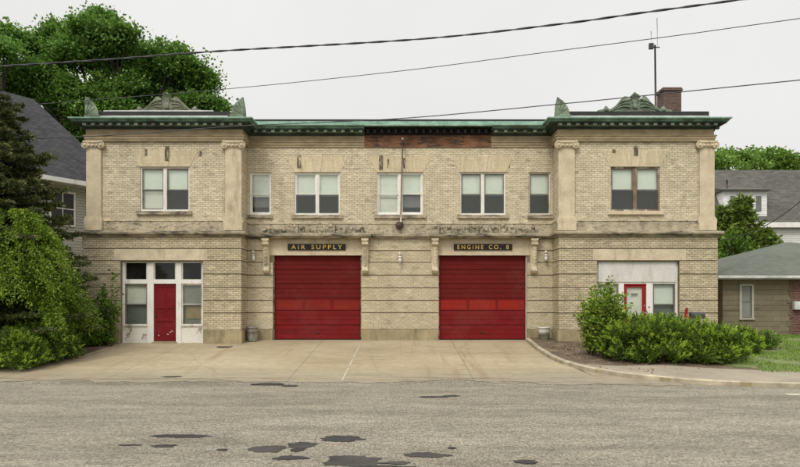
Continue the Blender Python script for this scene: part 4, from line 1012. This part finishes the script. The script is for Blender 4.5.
m.tube(Q, .015, 5); tag(m.build('service_wire', M['wire']), 'short sagging service wire running down to the right side of the fire station', 'power line', 'overhead wires')

# ------------------------------------------------------------------ neighbouring houses
# left house: dark roof, its eave running away from us
u = Vector((.52,.854)); n_ = Vector((-.854,.52))
lh = thing('gable_house', 'pale clapboard house with a steep dark shingle roof left of the fire station', 'house', (-17,6,0))
E0 = Vector((-17.6,2.2)) - u*7; E1 = Vector((-17.6,2.2)) + u*6.2
ze, zr = 7.62, 12.15
R0 = Vector((-19.9,5.0)) - u*9; R1 = Vector((-18.05,6.75)); Rn = 3.55
R0 = E0+u*.0+n_*Rn; R1 = E0+u*11.25+n_*Rn-u*1.2; 
def v3(p, z): return (p.x, p.y, z)
B0 = E0+n_*Rn*2; B1 = E1+n_*Rn*2
m = MB(); m.face([v3(E0,ze),v3(E1,ze),v3(R1,zr),v3(R0,zr)]); m.face([v3(E1,ze),v3(B1,ze),v3(R1,zr)]); m.face([v3(B1,ze),v3(B0,ze),v3(R0,zr),v3(R1,zr)]); m.face([v3(B0,ze),v3(E0,ze),v3(R0,zr)])
ro = m.build('roof', M['shingle_d'], lh)
# fascia + soffit
m = MB(); 
def bar(m, a, b, nn, o0, o1, z0, z1):
    P = [a+nn*o0, b+nn*o0, b+nn*o1, a+nn*o1]
    i = [v3(p, z0) for p in P]; j = [v3(p, z1) for p in P]
    m.face(i[::-1]); m.face(j)
    for k in range(4): k2 = (k+1)%4; m.face([i[k],i[k2],j[k2],j[k]])
bar(m, E0, E1, n_, -.03, .02, ze-.22, ze-.002); bar(m, E0, E1, n_, .02, .6, ze-.24, ze-.2); m.build('fascia', M['white'], lh)
m = MB(); wi = E0+n_*.55; wj = E1+n_*.55-u*.5
bar(m, wi, wj, n_, 0, 6, -.1, ze-.2); hw_ = m.build('wall', M['siding'], lh)
c = None
# window on that wall, placed along u
def lwin(sd, z0, z1, wd):
    a = wi+u*sd; m = MB(); 
    bar(m, a-u*(wd/2+.1), a+u*(wd/2+.1), n_, -.05, .0, z0-.1, z1+.1); wo = m.build('window', M['white'], lh)
    m = MB(); bar(m, a-u*wd/2, a-u*.03, n_, -.06, -.051, z0, (z0+z1)/2-.03); bar(m, a+u*.03, a+u*wd/2, n_, -.06, -.051, z0, (z0+z1)/2-.03); bar(m, a-u*wd/2, a-u*.03, n_, -.06, -.051, (z0+z1)/2+.03, z1); bar(m, a+u*.03, a+u*wd/2, n_, -.06, -.051, (z0+z1)/2+.03, z1); m.build('pane', M['glass_blk'], wo)
M['glass_blk'] = surf('dark_pane', (.03,.035,.04), rough=.1, bmp=0, spec=.6)
for px in (62,):
    # solve along-wall distance for pixel
    best = min([k*.05 for k in range(0, 280)], key=lambda q: abs(400+F*(wi+u*q).x/((wi+u*q).y+D0)-px)); tt = (wi+u*best).y+D0
    lwin(best, EY+(HZ-224)/F*tt, EY+(HZ-193)/F*tt, 1.15); lwin(best-3.2, EY+(HZ-224)/F*tt, EY+(HZ-193)/F*tt, 1.15)
# right low house
rh = thing('bungalow', 'low tan block bungalow with green hip roof right of the fire station', 'house', (20,6,0))
hx0, hx1, hy0, hy1, hz = 14.15, 28.5, 1.6, 15.6, 2.78
a_ = 7.0; p_ = .30
m = MB()
A=(hx0,hy0,hz);B=(hx1,hy0,hz);C_=(hx1,hy1,hz);D_=(hx0,hy1,hz);R1_=(hx0+a_,hy0+a_,hz+p_*a_);R2_=(hx1-a_,hy0+a_,hz+p_*a_)
m.face([A,B,R2_,R1_]); m.face([B,C_,R2_]); m.face([C_,D_,R1_,R2_]); m.face([D_,A,R1_]); m.build('roof', M['shingle_green'], rh)
m = MB(); m.box(hx0-.04,hx1+.04,hy0-.05,hy0+.02,hz-.11,hz-.003); m.box(hx0-.05,hx0+.02,hy0+.021,hy1,hz-.11,hz-.003); m.box(hx0,hx1,hy0+.0205,hy1,hz-.16,hz-.113); m.build('gutter', M['pale_metal'], rh)
wy = hy0+.45
wx0 = (740.5-400)/F*(wy+D0); wx1 = (752.5-400)/F*(wy+D0); wz0 = EY+(HZ-318)/F*(wy+D0); wz1 = EY+(HZ-284.5)/F*(wy+D0)
bxx = (789.5-400)/F*(wy+D0)
m = MB(); wall(m, hx0+.4, bxx, -.3, hz-.162, wy, .3, [(wx0+.05,wx1-.05,wz0+.05,wz1-.05)]); m.box(hx0+.4,hx0+.7,wy+.3,hy1-.4,-.3,hz-.162); m.build('wall', M['block'], rh)
m = MB()
m.box(bxx+.001, hx1-.4, wy-.02, wy+.3, -.3, hz-.162); m.build('brick_wall', M['hbrick'], rh)
m = MB()
for k in range(5): m.box(bxx-.02-(k%2)*.1, bxx+.02, wy-.028, wy-.0205, .0+.52*k, .24+.52*k)
m.build('quoin', M['block'], rh)
m = MB(); m.box(wx0-.05,wx0+.05,wy-.03,wy+.08,wz0,wz1); m.box(wx1-.05,wx1+.05,wy-.03,wy+.08,wz0,wz1); m.box(wx0+.05,wx1-.05,wy-.03,wy+.08,wz1-.06,wz1+.02); m.box(wx0-.08,wx1+.08,wy-.07,wy+.08,wz0-.08,wz0)
wo = m.build('window', M['grey_trim'], rh)
m = MB(); m.box(wx0+.05,wx1-.05,wy+.05,wy+.06,wz0,wz1-.06); m.build('pane', M['screen_light'], wo)
m = MB(); m.box(wx0+.05,wx1-.05,wy+.03,wy+.045,(wz0+wz1)/2-.03,(wz0+wz1)/2+.02); m.build('sash', M['dark_sash'], wo)
m = MB(); q_ = W(797,304,D0+wy-.2); m.box(q_.x-.1,q_.x+.25,wy-.2,wy-.021,q_.z-.25,q_.z+.12); m.build('meter_box', M['pale_metal'], rh)
# back house
bh = thing('gambrel_house', 'white house with broad weathered grey roof and a white dormer behind the bungalow', 'house', (28,26,0))
T = 52.; yb = T-D0; X = lambda px, t=T: (px-400)/F*t
zt = EY+(HZ-170)/F*(T+3.2); ze2 = EY+(HZ-223)/F*T
m = MB(); xa, xb = X(690), X(860)
m.face([(xa,yb,ze2),(xb,yb,ze2),(xb,yb+3.2,zt),(xa,yb+3.2,zt)]); m.face([(xa,yb+3.2,zt),(xb,yb+3.2,zt),(xb,yb+7,zt+.6),(xa,yb+7,zt+.6)]); m.face([(xa,yb,ze2),(xa,yb+3.2,zt),(xa,yb+7,zt+.6),(xa,yb+12,ze2)]); m.face([(xb,yb,ze2),(xb,yb+3.2,zt),(xb,yb+7,zt+.6),(xb,yb+12,ze2)][::-1])
m.face([(xb,yb+12,ze2),(xa,yb+12,ze2),(xa,yb+7,zt+.6),(xb,yb+7,zt+.6)]); m.build('roof', M['shingle_g'], bh)
m = MB(); m.box(xa,xb,yb-.1,yb-.001,ze2-.35,ze2+.05); m.build('fascia', M['white'], bh)
m = MB(); m.box(xa+.2,xb-.2,yb+.3,yb+11.6,-.1,ze2-.02); m.build('wall', M['siding_w'], bh)
T2 = T+.4; dx0, dx1 = X(723.5,T2), X(767,T2); dz0, dz1 = EY+(HZ-217.5)/F*T2, EY+(HZ-191)/F*T2
m = MB(); m.box(dx0,dx1,yb+.4,yb+3.,dz0,dz1); do_ = m.build('dormer', M['siding_w'], bh)
m = MB(); m.prismx([(yb+.1,dz1+.002),(yb+3.6,dz1+.002),(yb+3.6,dz1+.75),(yb+2.5,dz1+.62),(yb+.1,dz1+.1)][::-1], dx0-.15, dx1+.15); m.build('dormer_roof', M['shingle_g'], do_)
for a, b in ((730,735),(745,751.5),(756,761)):
    m = MB(); m.box(X(a,T2),X(b,T2),yb+.34,yb+.399,EY+(HZ-211)/F*T2,EY+(HZ-196)/F*T2); m.build('dormer_window', M['glass_grey'] if 'glass_grey' in M else M['screen'], do_)
m = MB(); p = W(727,192,T+1); m.tube([(p.x,p.y,dz1+.3),(p.x,p.y,EY+(HZ-180)/F*(T+1))], .07, 8); m.build('vent_pipe', M['iron'], bh)

# ------------------------------------------------------------------ vegetation
rng = np.random.default_rng(11)
def unit(a): return a/np.maximum(np.linalg.norm(a, axis=1, keepdims=True), 1e-9)
def leaves(name, pts, dirs, size, aspect, mat, parent=None, jit=.35, droop=0., upn=0., mat2=None, idx=None):
    n = len(pts)
    d = unit(dirs + rng.normal(0, jit, (n, 3)) + np.array([0,0,-droop]))
    r = unit(rng.normal(0, 1, (n, 3)) + np.array([0,0,upn])); sd = unit(np.cross(d, r))
    s = (size*rng.uniform(.6, 1.3, (n, 1))); w_ = s*aspect
    off = np.array(parent_origin(parent))
    p = np.asarray(pts)-off
    V = np.stack([p, p+d*s*.45+sd*w_*.5, p+d*s, p+d*s*.45-sd*w_*.5], 1).reshape(-1, 3)
    me = bpy.data.meshes.new(name); me.vertices.add(4*n); me.vertices.foreach_set('co', V.ravel())
    me.loops.add(4*n); me.loops.foreach_set('vertex_index', np.arange(4*n, dtype=np.int32)); me.polygons.add(n)
    me.polygons.foreach_set('loop_start', np.arange(0, 4*n, 4, dtype=np.int32)); me.polygons.foreach_set('loop_total', np.full(n, 4, dtype=np.int32))
    me.materials.append(mat)
    if mat2 is not None: me.materials.append(mat2); me.polygons.foreach_set('material_index', idx.astype(np.int32))
    me.update(calc_edges=True); me.validate()
    o = bpy.data.objects.new(name, me); COL.objects.link(o)
    if parent: o.parent = parent
    return o
def lobe_clumps(lobes, per, spread, nleaf, flat=.6, shell=(.55,1.0), gap=.0):
    """lobes (cx,cy,cz,rx,ry,rz); returns leaf points and outward directions"""
    P = []; Dn = []
    for (cx, cy, cz, rx, ry, rz) in lobes:
        k = max(3, int(per*(rx*ry+rx*rz+ry*rz)/3)); u_ = unit(rng.normal(0, 1, (k, 3))); rr = rng.uniform(shell[0], shell[1], (k, 1))
        c = np.array([cx,cy,cz])+u_*rr*np.array([rx,ry,rz])
        cs = spread*rng.uniform(.6,1.4,(k,1,1))
        q = c[:,None,:]+rng.normal(0, 1, (k, nleaf, 3))*cs*np.array([1,1,flat])
        dd = u_[:,None,:]+rng.normal(0,.5,(k,nleaf,3)); P.append(q.reshape(-1,3)); Dn.append(dd.reshape(-1,3))
    return np.concatenate(P), np.concatenate(Dn)
def sublobes(L, k, f):
    o = []
    for (cx, cy, cz, rx, ry, rz) in L:
        for _ in range(k):
            u_ = rng.normal(0,1,3); u_ /= np.linalg.norm(u_); u_[2] = u_[2]*.8+.1; q = rng.uniform(.7,1.3)
            o.append((cx+u_[0]*rx*.72, cy+u_[1]*ry*.72, cz+u_[2]*rz*.72, rx*f*q, ry*f*q, rz*f*.8*q))
    return o
def limbs(m, base, lobes, r0, fork=.35, nseg=6):
    base = Vector(base)
    topz = max(l[2] for l in lobes); cx = sum(l[0] for l in lobes)/len(lobes); cy = sum(l[1] for l in lobes)/len(lobes)
    T_ = Vector((cx, cy, base.z+(topz-base.z)*.8))
    tr = [base.lerp(T_, k/8)+Vector((.12*r0*6*noise.noise(Vector((k*.7,base.x,0))),.12*r0*6*noise.noise(Vector((k*.7,base.x,9))),0))*(k>0) for k in range(9)]
    m.tube(tr, [r0*(1.25-.13*k) if k else r0*1.45 for k in range(9)], 10)
    for l in lobes:
        c = Vector(l[:3]); f = max(.3, min(.9, (c.z-base.z)/(T_.z-base.z+.01)*.6)); s0 = tr[int(f*8)]
        mid = s0.lerp(c, .5)+Vector((0,0,-.08*(c-s0).length)); m.tube([s0, s0.lerp(mid,.5), mid, mid.lerp(c,.6), c], [r0*.34,r0*.28,r0*.2,r0*.12,r0*.05], 6)
        for k in range(3):
            dvec = Vector(rng.normal(0,1,3)).normalized(); m.tube([mid, mid.lerp(c,.6)+dvec*l[3]*.3, c+Vector((dvec.x*l[3]*.7,dvec.y*l[4]*.7,dvec.z*l[5]*.7))], [r0*.2,r0*.13,r0*.04], 5)
def px_lobes(lst, t, depth_j=1.2):
    o = []
    for px, py, rx, ry in lst:
        tt = t+rng.uniform(-depth_j, depth_j); p = W(px, py, tt); o.append((p.x, p.y, p.z, rx/F*tt, max(rx,ry)/F*tt, ry/F*tt))
    return o
# big maples behind
def tree(label, cat, lst, t, basepx, r0, mat, per, spread, nleaf, size, name='maple_tree', dj=2., aspect=.75, group=None, flat=.55, bz=0., shell=(.55,1.), sub=0):
    L = px_lobes(lst, t, dj); bx_ = (basepx-400)/F*t
    tt = thing(name, label, cat, (bx_, t-D0, bz), group)
    m = MB(); limbs(m, (bx_, t-D0, bz-.1), L, r0); m.build('trunk', M['bark'], tt)
    if sub: L = sublobes(L, sub, .47)
    P, Dn = lobe_clumps(L, per, spread, nleaf, flat, shell); leaves('crown', P, Dn, size, aspect, M[mat], tt, upn=1.2)
    return tt
tree('large dense green maple rising behind the dark roofed house and left wing','tree',
     [(90,32,20,16),(62,40,18,14),(45,50,17,14),(118,38,18,14),(78,55,24,16),(108,62,24,16),(40,75,18,16),(60,90,22,17),(138,56,16,14),(158,60,18,15),(180,62,15,14),(192,72,15,14),(150,82,22,16),(120,90,24,18),(90,105,24,16),(180,92,18,15),(206,84,9,12),(200,104,17,10),(214,108,9,7),(160,108,22,14),(70,118,22,16),(125,118,24,14),(96,140,24,18),(190,120,14,10),(30,95,12,12),(100,20,12,8),(30,48,9,10),(55,130,16,16)],
     47, 110, .5, 'l_maple', 17, .31, 48, .22, sub=22, flat=.6, shell=(.6,1.0))
tree('paler maple crown at the far left edge behind the dark roof','tree',
     [(10,35,10,9),(4,52,15,10),(-8,45,18,14),(14,68,9,7),(-2,80,16,10),(-20,65,20,20),(-30,90,20,20),(3,98,10,6),(-25,40,18,16)], 44, -12, .38, 'l_maple', 16, .27, 40, .22, sub=11, flat=.6, shell=(.6,1.0))
# evergreens behind on the right
def conifer(label, apex, base_z, rad, nwh, mat, size, upsweep, dens, name='spruce_tree', group=None, twig=.16, lean=0, start=.08, seed=0):
    rr = random.Random(seed); ax, ay, az_ = apex; t0 = thing(name, label, 'tree', (ax, ay, base_z), group)
    H = az_-base_z; m = MB(); m.tube([(ax,ay,base_z-.1),(ax,ay,base_z+H*.5),(ax,ay,az_-.1)], [H*.022,H*.014,.02], 9)
    P = []; Dn = []
    for wv in range(nwh):
        f = start+(1-start)*wv/nwh; z = base_z+H*f; R = rad*(1-f)**.75*rr.uniform(.8,1.12)+.12
        nb = rr.randint(6,9) if f < .85 else 5; a0 = rr.uniform(0, 6.28)
        for b_ in range(nb):
            a = a0+2*math.pi*b_/nb+rr.uniform(-.25,.25); Rb = R*rr.uniform(.66,1.15); ca, sa = math.cos(a), math.sin(a)
            if ax < -10 and ay < 0 and sa > .25: Rb = min(Rb, (-1.5-ay)/max(sa,.25))
            pts = []
            for k in range(7):
                s = k/6; zz = z-Rb*(.30*s*(1-.0)) + Rb*upsweep*s*s; pts.append(Vector((ax+ca*Rb*s, ay+sa*Rb*s, zz)))
            m.tube(pts, [max(.006,.03*(1-k/6)*Rb/2+.008) for k in range(7)], 4)
            nn = int(dens*Rb)
            for q in range(nn):
                s = rr.uniform(.12,1)**.8; i = min(5,int(s*6)); p = pts[i].lerp(pts[i+1], s*6-i)
                side = rr.choice((-1,1)); L_ = Rb*.34*(1.15-s)+.12
                tv = Vector((ca*.55-sa*side, sa*.55+ca*side, -.12+upsweep*.5*s)).normalized(); ln_ = L_*rr.uniform(.3,1)
                e = p+tv*ln_; e.z -= .1*ln_
                for z_ in range(5): P.append(tuple(p.lerp(e, (z_+rr.random())/5)+Vector((rr.gauss(0,.025),rr.gauss(0,.025),rr.gauss(0,.03))))); Dn.append((tv.x,tv.y,tv.z+.15))
    m.build('trunk', M['bark'], t0); leaves('needles', np.array(P), np.array(Dn), size, .3, M[mat], t0, jit=.45)
    return t0
ap_ = W(-16,66,23.6)
conifer('dark spruce with drooping boughs at the left edge above the weeping maple', (ap_.x, ap_.y, ap_.z), 0, 4.5, 40, 'l_spruce', .15, .22, 82, seed=4)
a2 = W(742,196,44); conifer('tallest feathery evergreen in front of the white dormer', (a2.x,a2.y,a2.z), 0, 2.6, 24, 'l_yewfar', .34, .75, 26, name='evergreen_tree', group='evergreens behind the bungalow', seed=8)
a2 = W(722,203,44.5); conifer('shorter evergreen tight against the station right wall', (a2.x,a2.y,a2.z), 0, 1.9, 20, 'l_yewfar', .34, .7, 26, name='evergreen_tree', group='evergreens behind the bungalow', seed=9)
a2 = W(766,226,43); conifer('low wide evergreen just above the green bungalow roof', (a2.x,a2.y,a2.z), 0, 2.5, 18, 'l_yewfar', .34, .6, 26, name='evergreen_tree', group='evergreens behind the bungalow', seed=10)
tree('rounded leafy green tree between the station and the green bungalow roof','tree',[(728,250,14,10),(738,258,16,10),(722,268,14,12),(745,248,10,8),(732,240,10,7)],42.5,730,.2,'l_bush',14,.3,30,.24,name='small_tree',dj=.8)
# far wood on the right
L = px_lobes([(x_, y_, 13, 9) for x_, y_ in ((712,164),(722,160),(733,158),(745,158),(757,157),(768,158),(780,160),(792,161),(804,160),(818,158),(700,166),(750,168),(780,170),(720,172),(835,160),(685,170))], 78, 4)
P, Dn = lobe_clumps(sublobes(L, 8, .5), 10, .4, 34, .6); o = leaves('woods', P, Dn, .34, .8, M['l_hill'], None, upn=.6)
tag(o, kind='stuff'); o['label'] = 'green wooded ridge behind the grey roofed house'; o['category'] = 'woods'
# weeping maple
def weeping(label, c, R, H, base):
    t0 = thing('weeping_maple', label, 'tree', (c[0], c[1], base))
    m = MB(); P = []; Dn = []; rr = random.Random(12)
    m.tube([(c[0],c[1],base-.1),(c[0]+.1,c[1],base+H*.35),(c[0],c[1]+.1,base+H*.8)], [.12,.1,.05], 8)
    boughs = []
    for bi in range(66):
        boughs.append((rr.uniform(0, 2*math.pi), rr.random()**.55, rr.uniform(.9,1.06), rr.uniform(.14,.34), rr.uniform(.14,.26)))
    for bi, (a0, lay, zf, hf, spr) in enumerate(boughs):
        rf = rr.uniform(.74,1.12)
        for b_ in range(12):
            a = a0+rr.gauss(0, spr/(.4+lay)); l_ = lay*rr.uniform(.9,1.05); r1 = R*(.25+.75*l_)*rf*rr.uniform(.9,1.08)
            ztop = base+H*(1.0-.62*l_**1.7)*zf; hang = H*hf*rr.uniform(.75,1.1)
            pts = []
            for k in range(9):
                s = k/8; r_ = r1*(.3+.7*s**.8); zz = ztop-hang*s**2.6+H*.04*math.sin(s*3)
                pts.append(Vector((c[0]+math.cos(a+.2*s)*r_, c[1]+math.sin(a+.2*s)*r_*.9, max(zz, base+.1))))
            if b_ == 0: m.tube(pts, [.03*(1-k/9)+.004 for k in range(9)], 4)
            for q in range(190):
                s = rr.random()**.6; i = min(7,int(s*8)); p = pts[i].lerp(pts[i+1], s*8-i)
                P.append((p.x+rr.gauss(0,.06), p.y+rr.gauss(0,.06), p.z+.05-rr.expovariate(14))); Dn.append((math.cos(a)*.7, math.sin(a)*.7, -.35))
    m.build('trunk', M['bark'], t0); leaves('crown', np.array(P), np.array(Dn), .095, .42, M['l_weep'], t0, jit=.6, upn=.5)
cw = W(2,372,22.2)
weeping('bright green weeping maple mound spilling over the left bed', (cw.x, -5.3, 0), 2.75, 5.0, gz(-5.3))
# shrubs
def shrub(label, c, rx, ry, h, mat, size=.075, n=420, k=26, name='yew_shrub', group=None, up=.5, cone=.4, aspect=.3, seed=1, lob=7, stem='bark_red'):
    rr = np.random.default_rng(seed); base = gz(c[1])+(.10 if c[0] > 0 else .04)
    t0 = thing(name, label, 'shrub', (c[0], c[1], base), group)
    P = []; Dn = []; ID = []; m = MB()
    cen = [(0,0,.40,.62)]+[(rr.uniform(-.62,.62), rr.uniform(-.5,.5), rr.uniform(.35,.80), rr.uniform(.20,.40)) for _ in range(lob+3)]+[(.78*math.cos(q_*1.05+seed), .78*math.sin(q_*1.05+seed), .14, .32) for q_ in range(6)]
    for ci, (ax, ay, az_, ar) in enumerate(cen):
        nn = int(n*ar)
        u_ = unit(rr.normal(0,1,(nn,3))); u_[:,2] = np.where(u_[:,2] < -.3, -u_[:,2], u_[:,2])
        q = np.array([ax,ay,az_])+u_*ar*rr.uniform(.7,1.08,(nn,1))*np.array([1,1,.95])
        for j in range(nn):
            p0 = np.array([c[0]+q[j,0]*rx, c[1]+q[j,1]*ry, base+max(.03,q[j,2]*h)])
            dr = unit((u_[j]*np.array([1,1,.6])+np.array([0,0,up])+rr.normal(0,.25,3))[None])[0]; L_ = rr.uniform(.22,.5)*(.6+size*7)
            s = rr.uniform(0,1,(k,1)); pp = p0-dr*L_*.3+dr*L_*s+rr.normal(0,1,(k,3))*.05*(1.15-s); P.append(pp); Dn.append(dr[None]*1.0+rr.normal(0,cone,(k,3))); yng = rr.random() < .55; ID.append(((s[:,0] > .62) & yng).astype(int))
    for j in range(14):
        a = rr.uniform(0,6.28); e = (c[0]+math.cos(a)*rx*.6, c[1]+math.sin(a)*ry*.6, base+h*rr.uniform(.5,.8)); m.tube([(c[0]+math.cos(a)*.08,c[1]+math.sin(a)*.08,base-.03),((c[0]*1.2+e[0]*.8)/2,(c[1]*1.2+e[1]*.8)/2,base+h*.3), e], [.025,.018,.006], 5)
    m.build('stems', M[stem], t0); leaves('foliage', np.concatenate(P), np.concatenate(Dn), size, aspect, M[mat], t0, jit=.15, mat2=M['l_yewtip'] if mat == 'l_yew' else None, idx=np.concatenate(ID))
def SP(px, py): # point on the sloping ground seen at a pixel
    k = (py-HZ)/F; d = (D0*k-EY)/(k+SL)
    if d > -YR: t = F*2.327/(py-HZ); return ((px-400)/F*t, t-D0)
    return ((px-400)/F*(D0-d), -d)
LGp = 'low yew shrubs in the left bed'
for px, py, rx, h, lab, sd in ((8,371,.85,1.0,'low green yew shrub at the left edge in front of the weeping maple',1),(28,366,.75,1.15,'low green yew shrub second from the left edge, under the weeping maple',2),(50,362,.6,1.25,'low yew shrub right of the weeping maple skirt, tallest of the row',3),(0,362,.8,1.5,'yew shrub half hidden at the left edge behind the lowest one',21)):
    x, y = SP(px, py); shrub(lab, (x, y+.35), rx, .7, h, 'l_yew', group=LGp, seed=sd, n=140, size=.08, k=44)
x, y = SP(84,347); shrub('small bright leafy shrub between the weeping maple and the station wall', (x, y+.3), .75, .6, 1.0, 'l_bush', size=.10, name='leafy_shrub', seed=5, n=230, aspect=.6, cone=.8)
x, y = SP(98,344); shrub('little green shrub at the foot of the station left corner', (x, y+.4), .5, .4, .8, 'l_bush', size=.10, name='leafy_shrub', seed=6, n=200, aspect=.6, cone=.8)
RG = 'yew shrubs in the right bed'
for px, py, rx, ry, h, lab, sd in ((640,366,.95,.8,1.12,'yew shrub right of the tall privet, in front of the red framed door',7),(668,367,1.0,.8,1.27,'middle yew shrub of the right bed, below the window beside the red door',8),(697,367,.95,.8,1.08,'yew shrub of the right bed just below the dark mailbox',9),(722,367,.8,.8,.95,'lowest yew shrub at the lawn end of the right bed',10),(655,360,.9,.7,1.15,'yew shrub behind the front row at the red framed door',14),(740,358,.8,.6,.7,'small yew shrub trailing on to the lawn right of the hedge',11)):
    x, y = SP(px, py); shrub(lab, (x, y+.5), rx, ry, h, 'l_yew', group=RG, seed=sd, n=135, size=.085, k=52)
# tall privet
def privet(label, x, y, rx, h, n, seed, mat='l_bright', leaf=.135, name='privet_bush', lean=.25, per=60):
    rr = random.Random(seed); base = gz(y)+(.1 if x > 0 else .04); t0 = thing(name, label, 'shrub', (x,y,base)); m = MB(); P = []; Dn = []
    for s_ in range(n):
        a = rr.uniform(0,6.28); r = rx*rr.random()**.6; hh = h*rr.uniform(.55,1)*(1-.35*(r/rx)**2)
        b = Vector((x+math.cos(a)*r*.25, y+math.sin(a)*r*.2, base-.03)); e = Vector((x+math.cos(a)*r, y+math.sin(a)*r*.7, base+hh)); mid = b.lerp(e,.5)+Vector((math.cos(a)*lean*.1,0,hh*.12))
        m.tube([b,mid,e], [.016,.011,.004], 4)
        for q in range(per):
            t = rr.uniform(.12,1); p = (b.lerp(mid,t*2) if t < .5 else mid.lerp(e,(t-.5)*2)); g_ = .10*(1.2-t)+.03
            P.append((p.x+rr.gauss(0,g_),p.y+rr.gauss(0,g_),p.z+rr.gauss(0,.05))); aa = rr.uniform(0,6.28); Dn.append((math.cos(aa),math.sin(aa),.5))
    m.build('stems', M['bark_red'], t0); leaves('foliage', np.array(P), np.array(Dn), leaf, .55, M[mat], t0, jit=.3, upn=.8)
x, y = SP(613,362); privet('tall loose bright green privet left of the red framed door', x-.1, y+.3, .85, 2.8, 78, 3, per=80)
x, y = SP(596,360); privet('upright privet shoots at the left end of the right bed', x, y+.5, .55, 2.6, 26, 8, per=70)
x, y = SP(112,343); privet('slim leafy sapling against the wall left of the plain red door', -11.45, -1.75, .48, 3.2, 14, 6, mat='l_bush', leaf=.15, name='sapling', per=70)
x, y = SP(766,352); privet('low weedy plant on the lawn in front of the bungalow', x, y, .6, .75, 30, 16, mat='l_bush', leaf=.12, name='weed_clump', per=22)
# grass blades
n = 42000; gx = rng.uniform(9.8, 22, n); gy = rng.uniform(-8.1, 1.4, n)
msk = np.array([(gx[i] > lawn_left(gy[i])-.15) and (gy[i] > lawn_edge(gx[i])) and noise.noise(Vector((gx[i]*.7,gy[i]*.7,4))) > -.28 for i in range(n)]); gx, gy = gx[msk], gy[msk]
P = np.stack([gx, gy, np.array([gz(v) for v in gy])+.11], 1); Dn = np.tile(np.array([[0,0,1.]]), (len(gx),1))
o = leaves('grass', P, Dn, .09, .22, M['grass'], None, jit=.4); tag(o, kind='stuff'); o['label'] = 'green grass with bare patches right of the hedge'; o['category'] = 'grass'
# weeds and litter in the right bed and at wall foot
n = 2600; gx = rng.uniform(5.5, 9.5, n); gy = rng.uniform(-8.2,-1.2, n)
msk = np.array([gx[i] > interp(gy[i], KX)+.35 and noise.noise(Vector((gx[i]*1.4,gy[i]*1.4,8))) > .12 for i in range(n)]); gx, gy = gx[msk], gy[msk]
P = np.stack([gx, gy, np.array([gz(v) for v in gy])+.10], 1); Dn = np.tile(np.array([[0,0,.4]]), (len(gx),1))
o = leaves('leaf_litter', P, Dn, .07, .5, M['litter'] if 'litter' in M else M['bark_red'], None, jit=.8); tag(o, kind='stuff'); o['label'] = 'scattered brown litter on the bare right bed'; o['category'] = 'leaf litter'
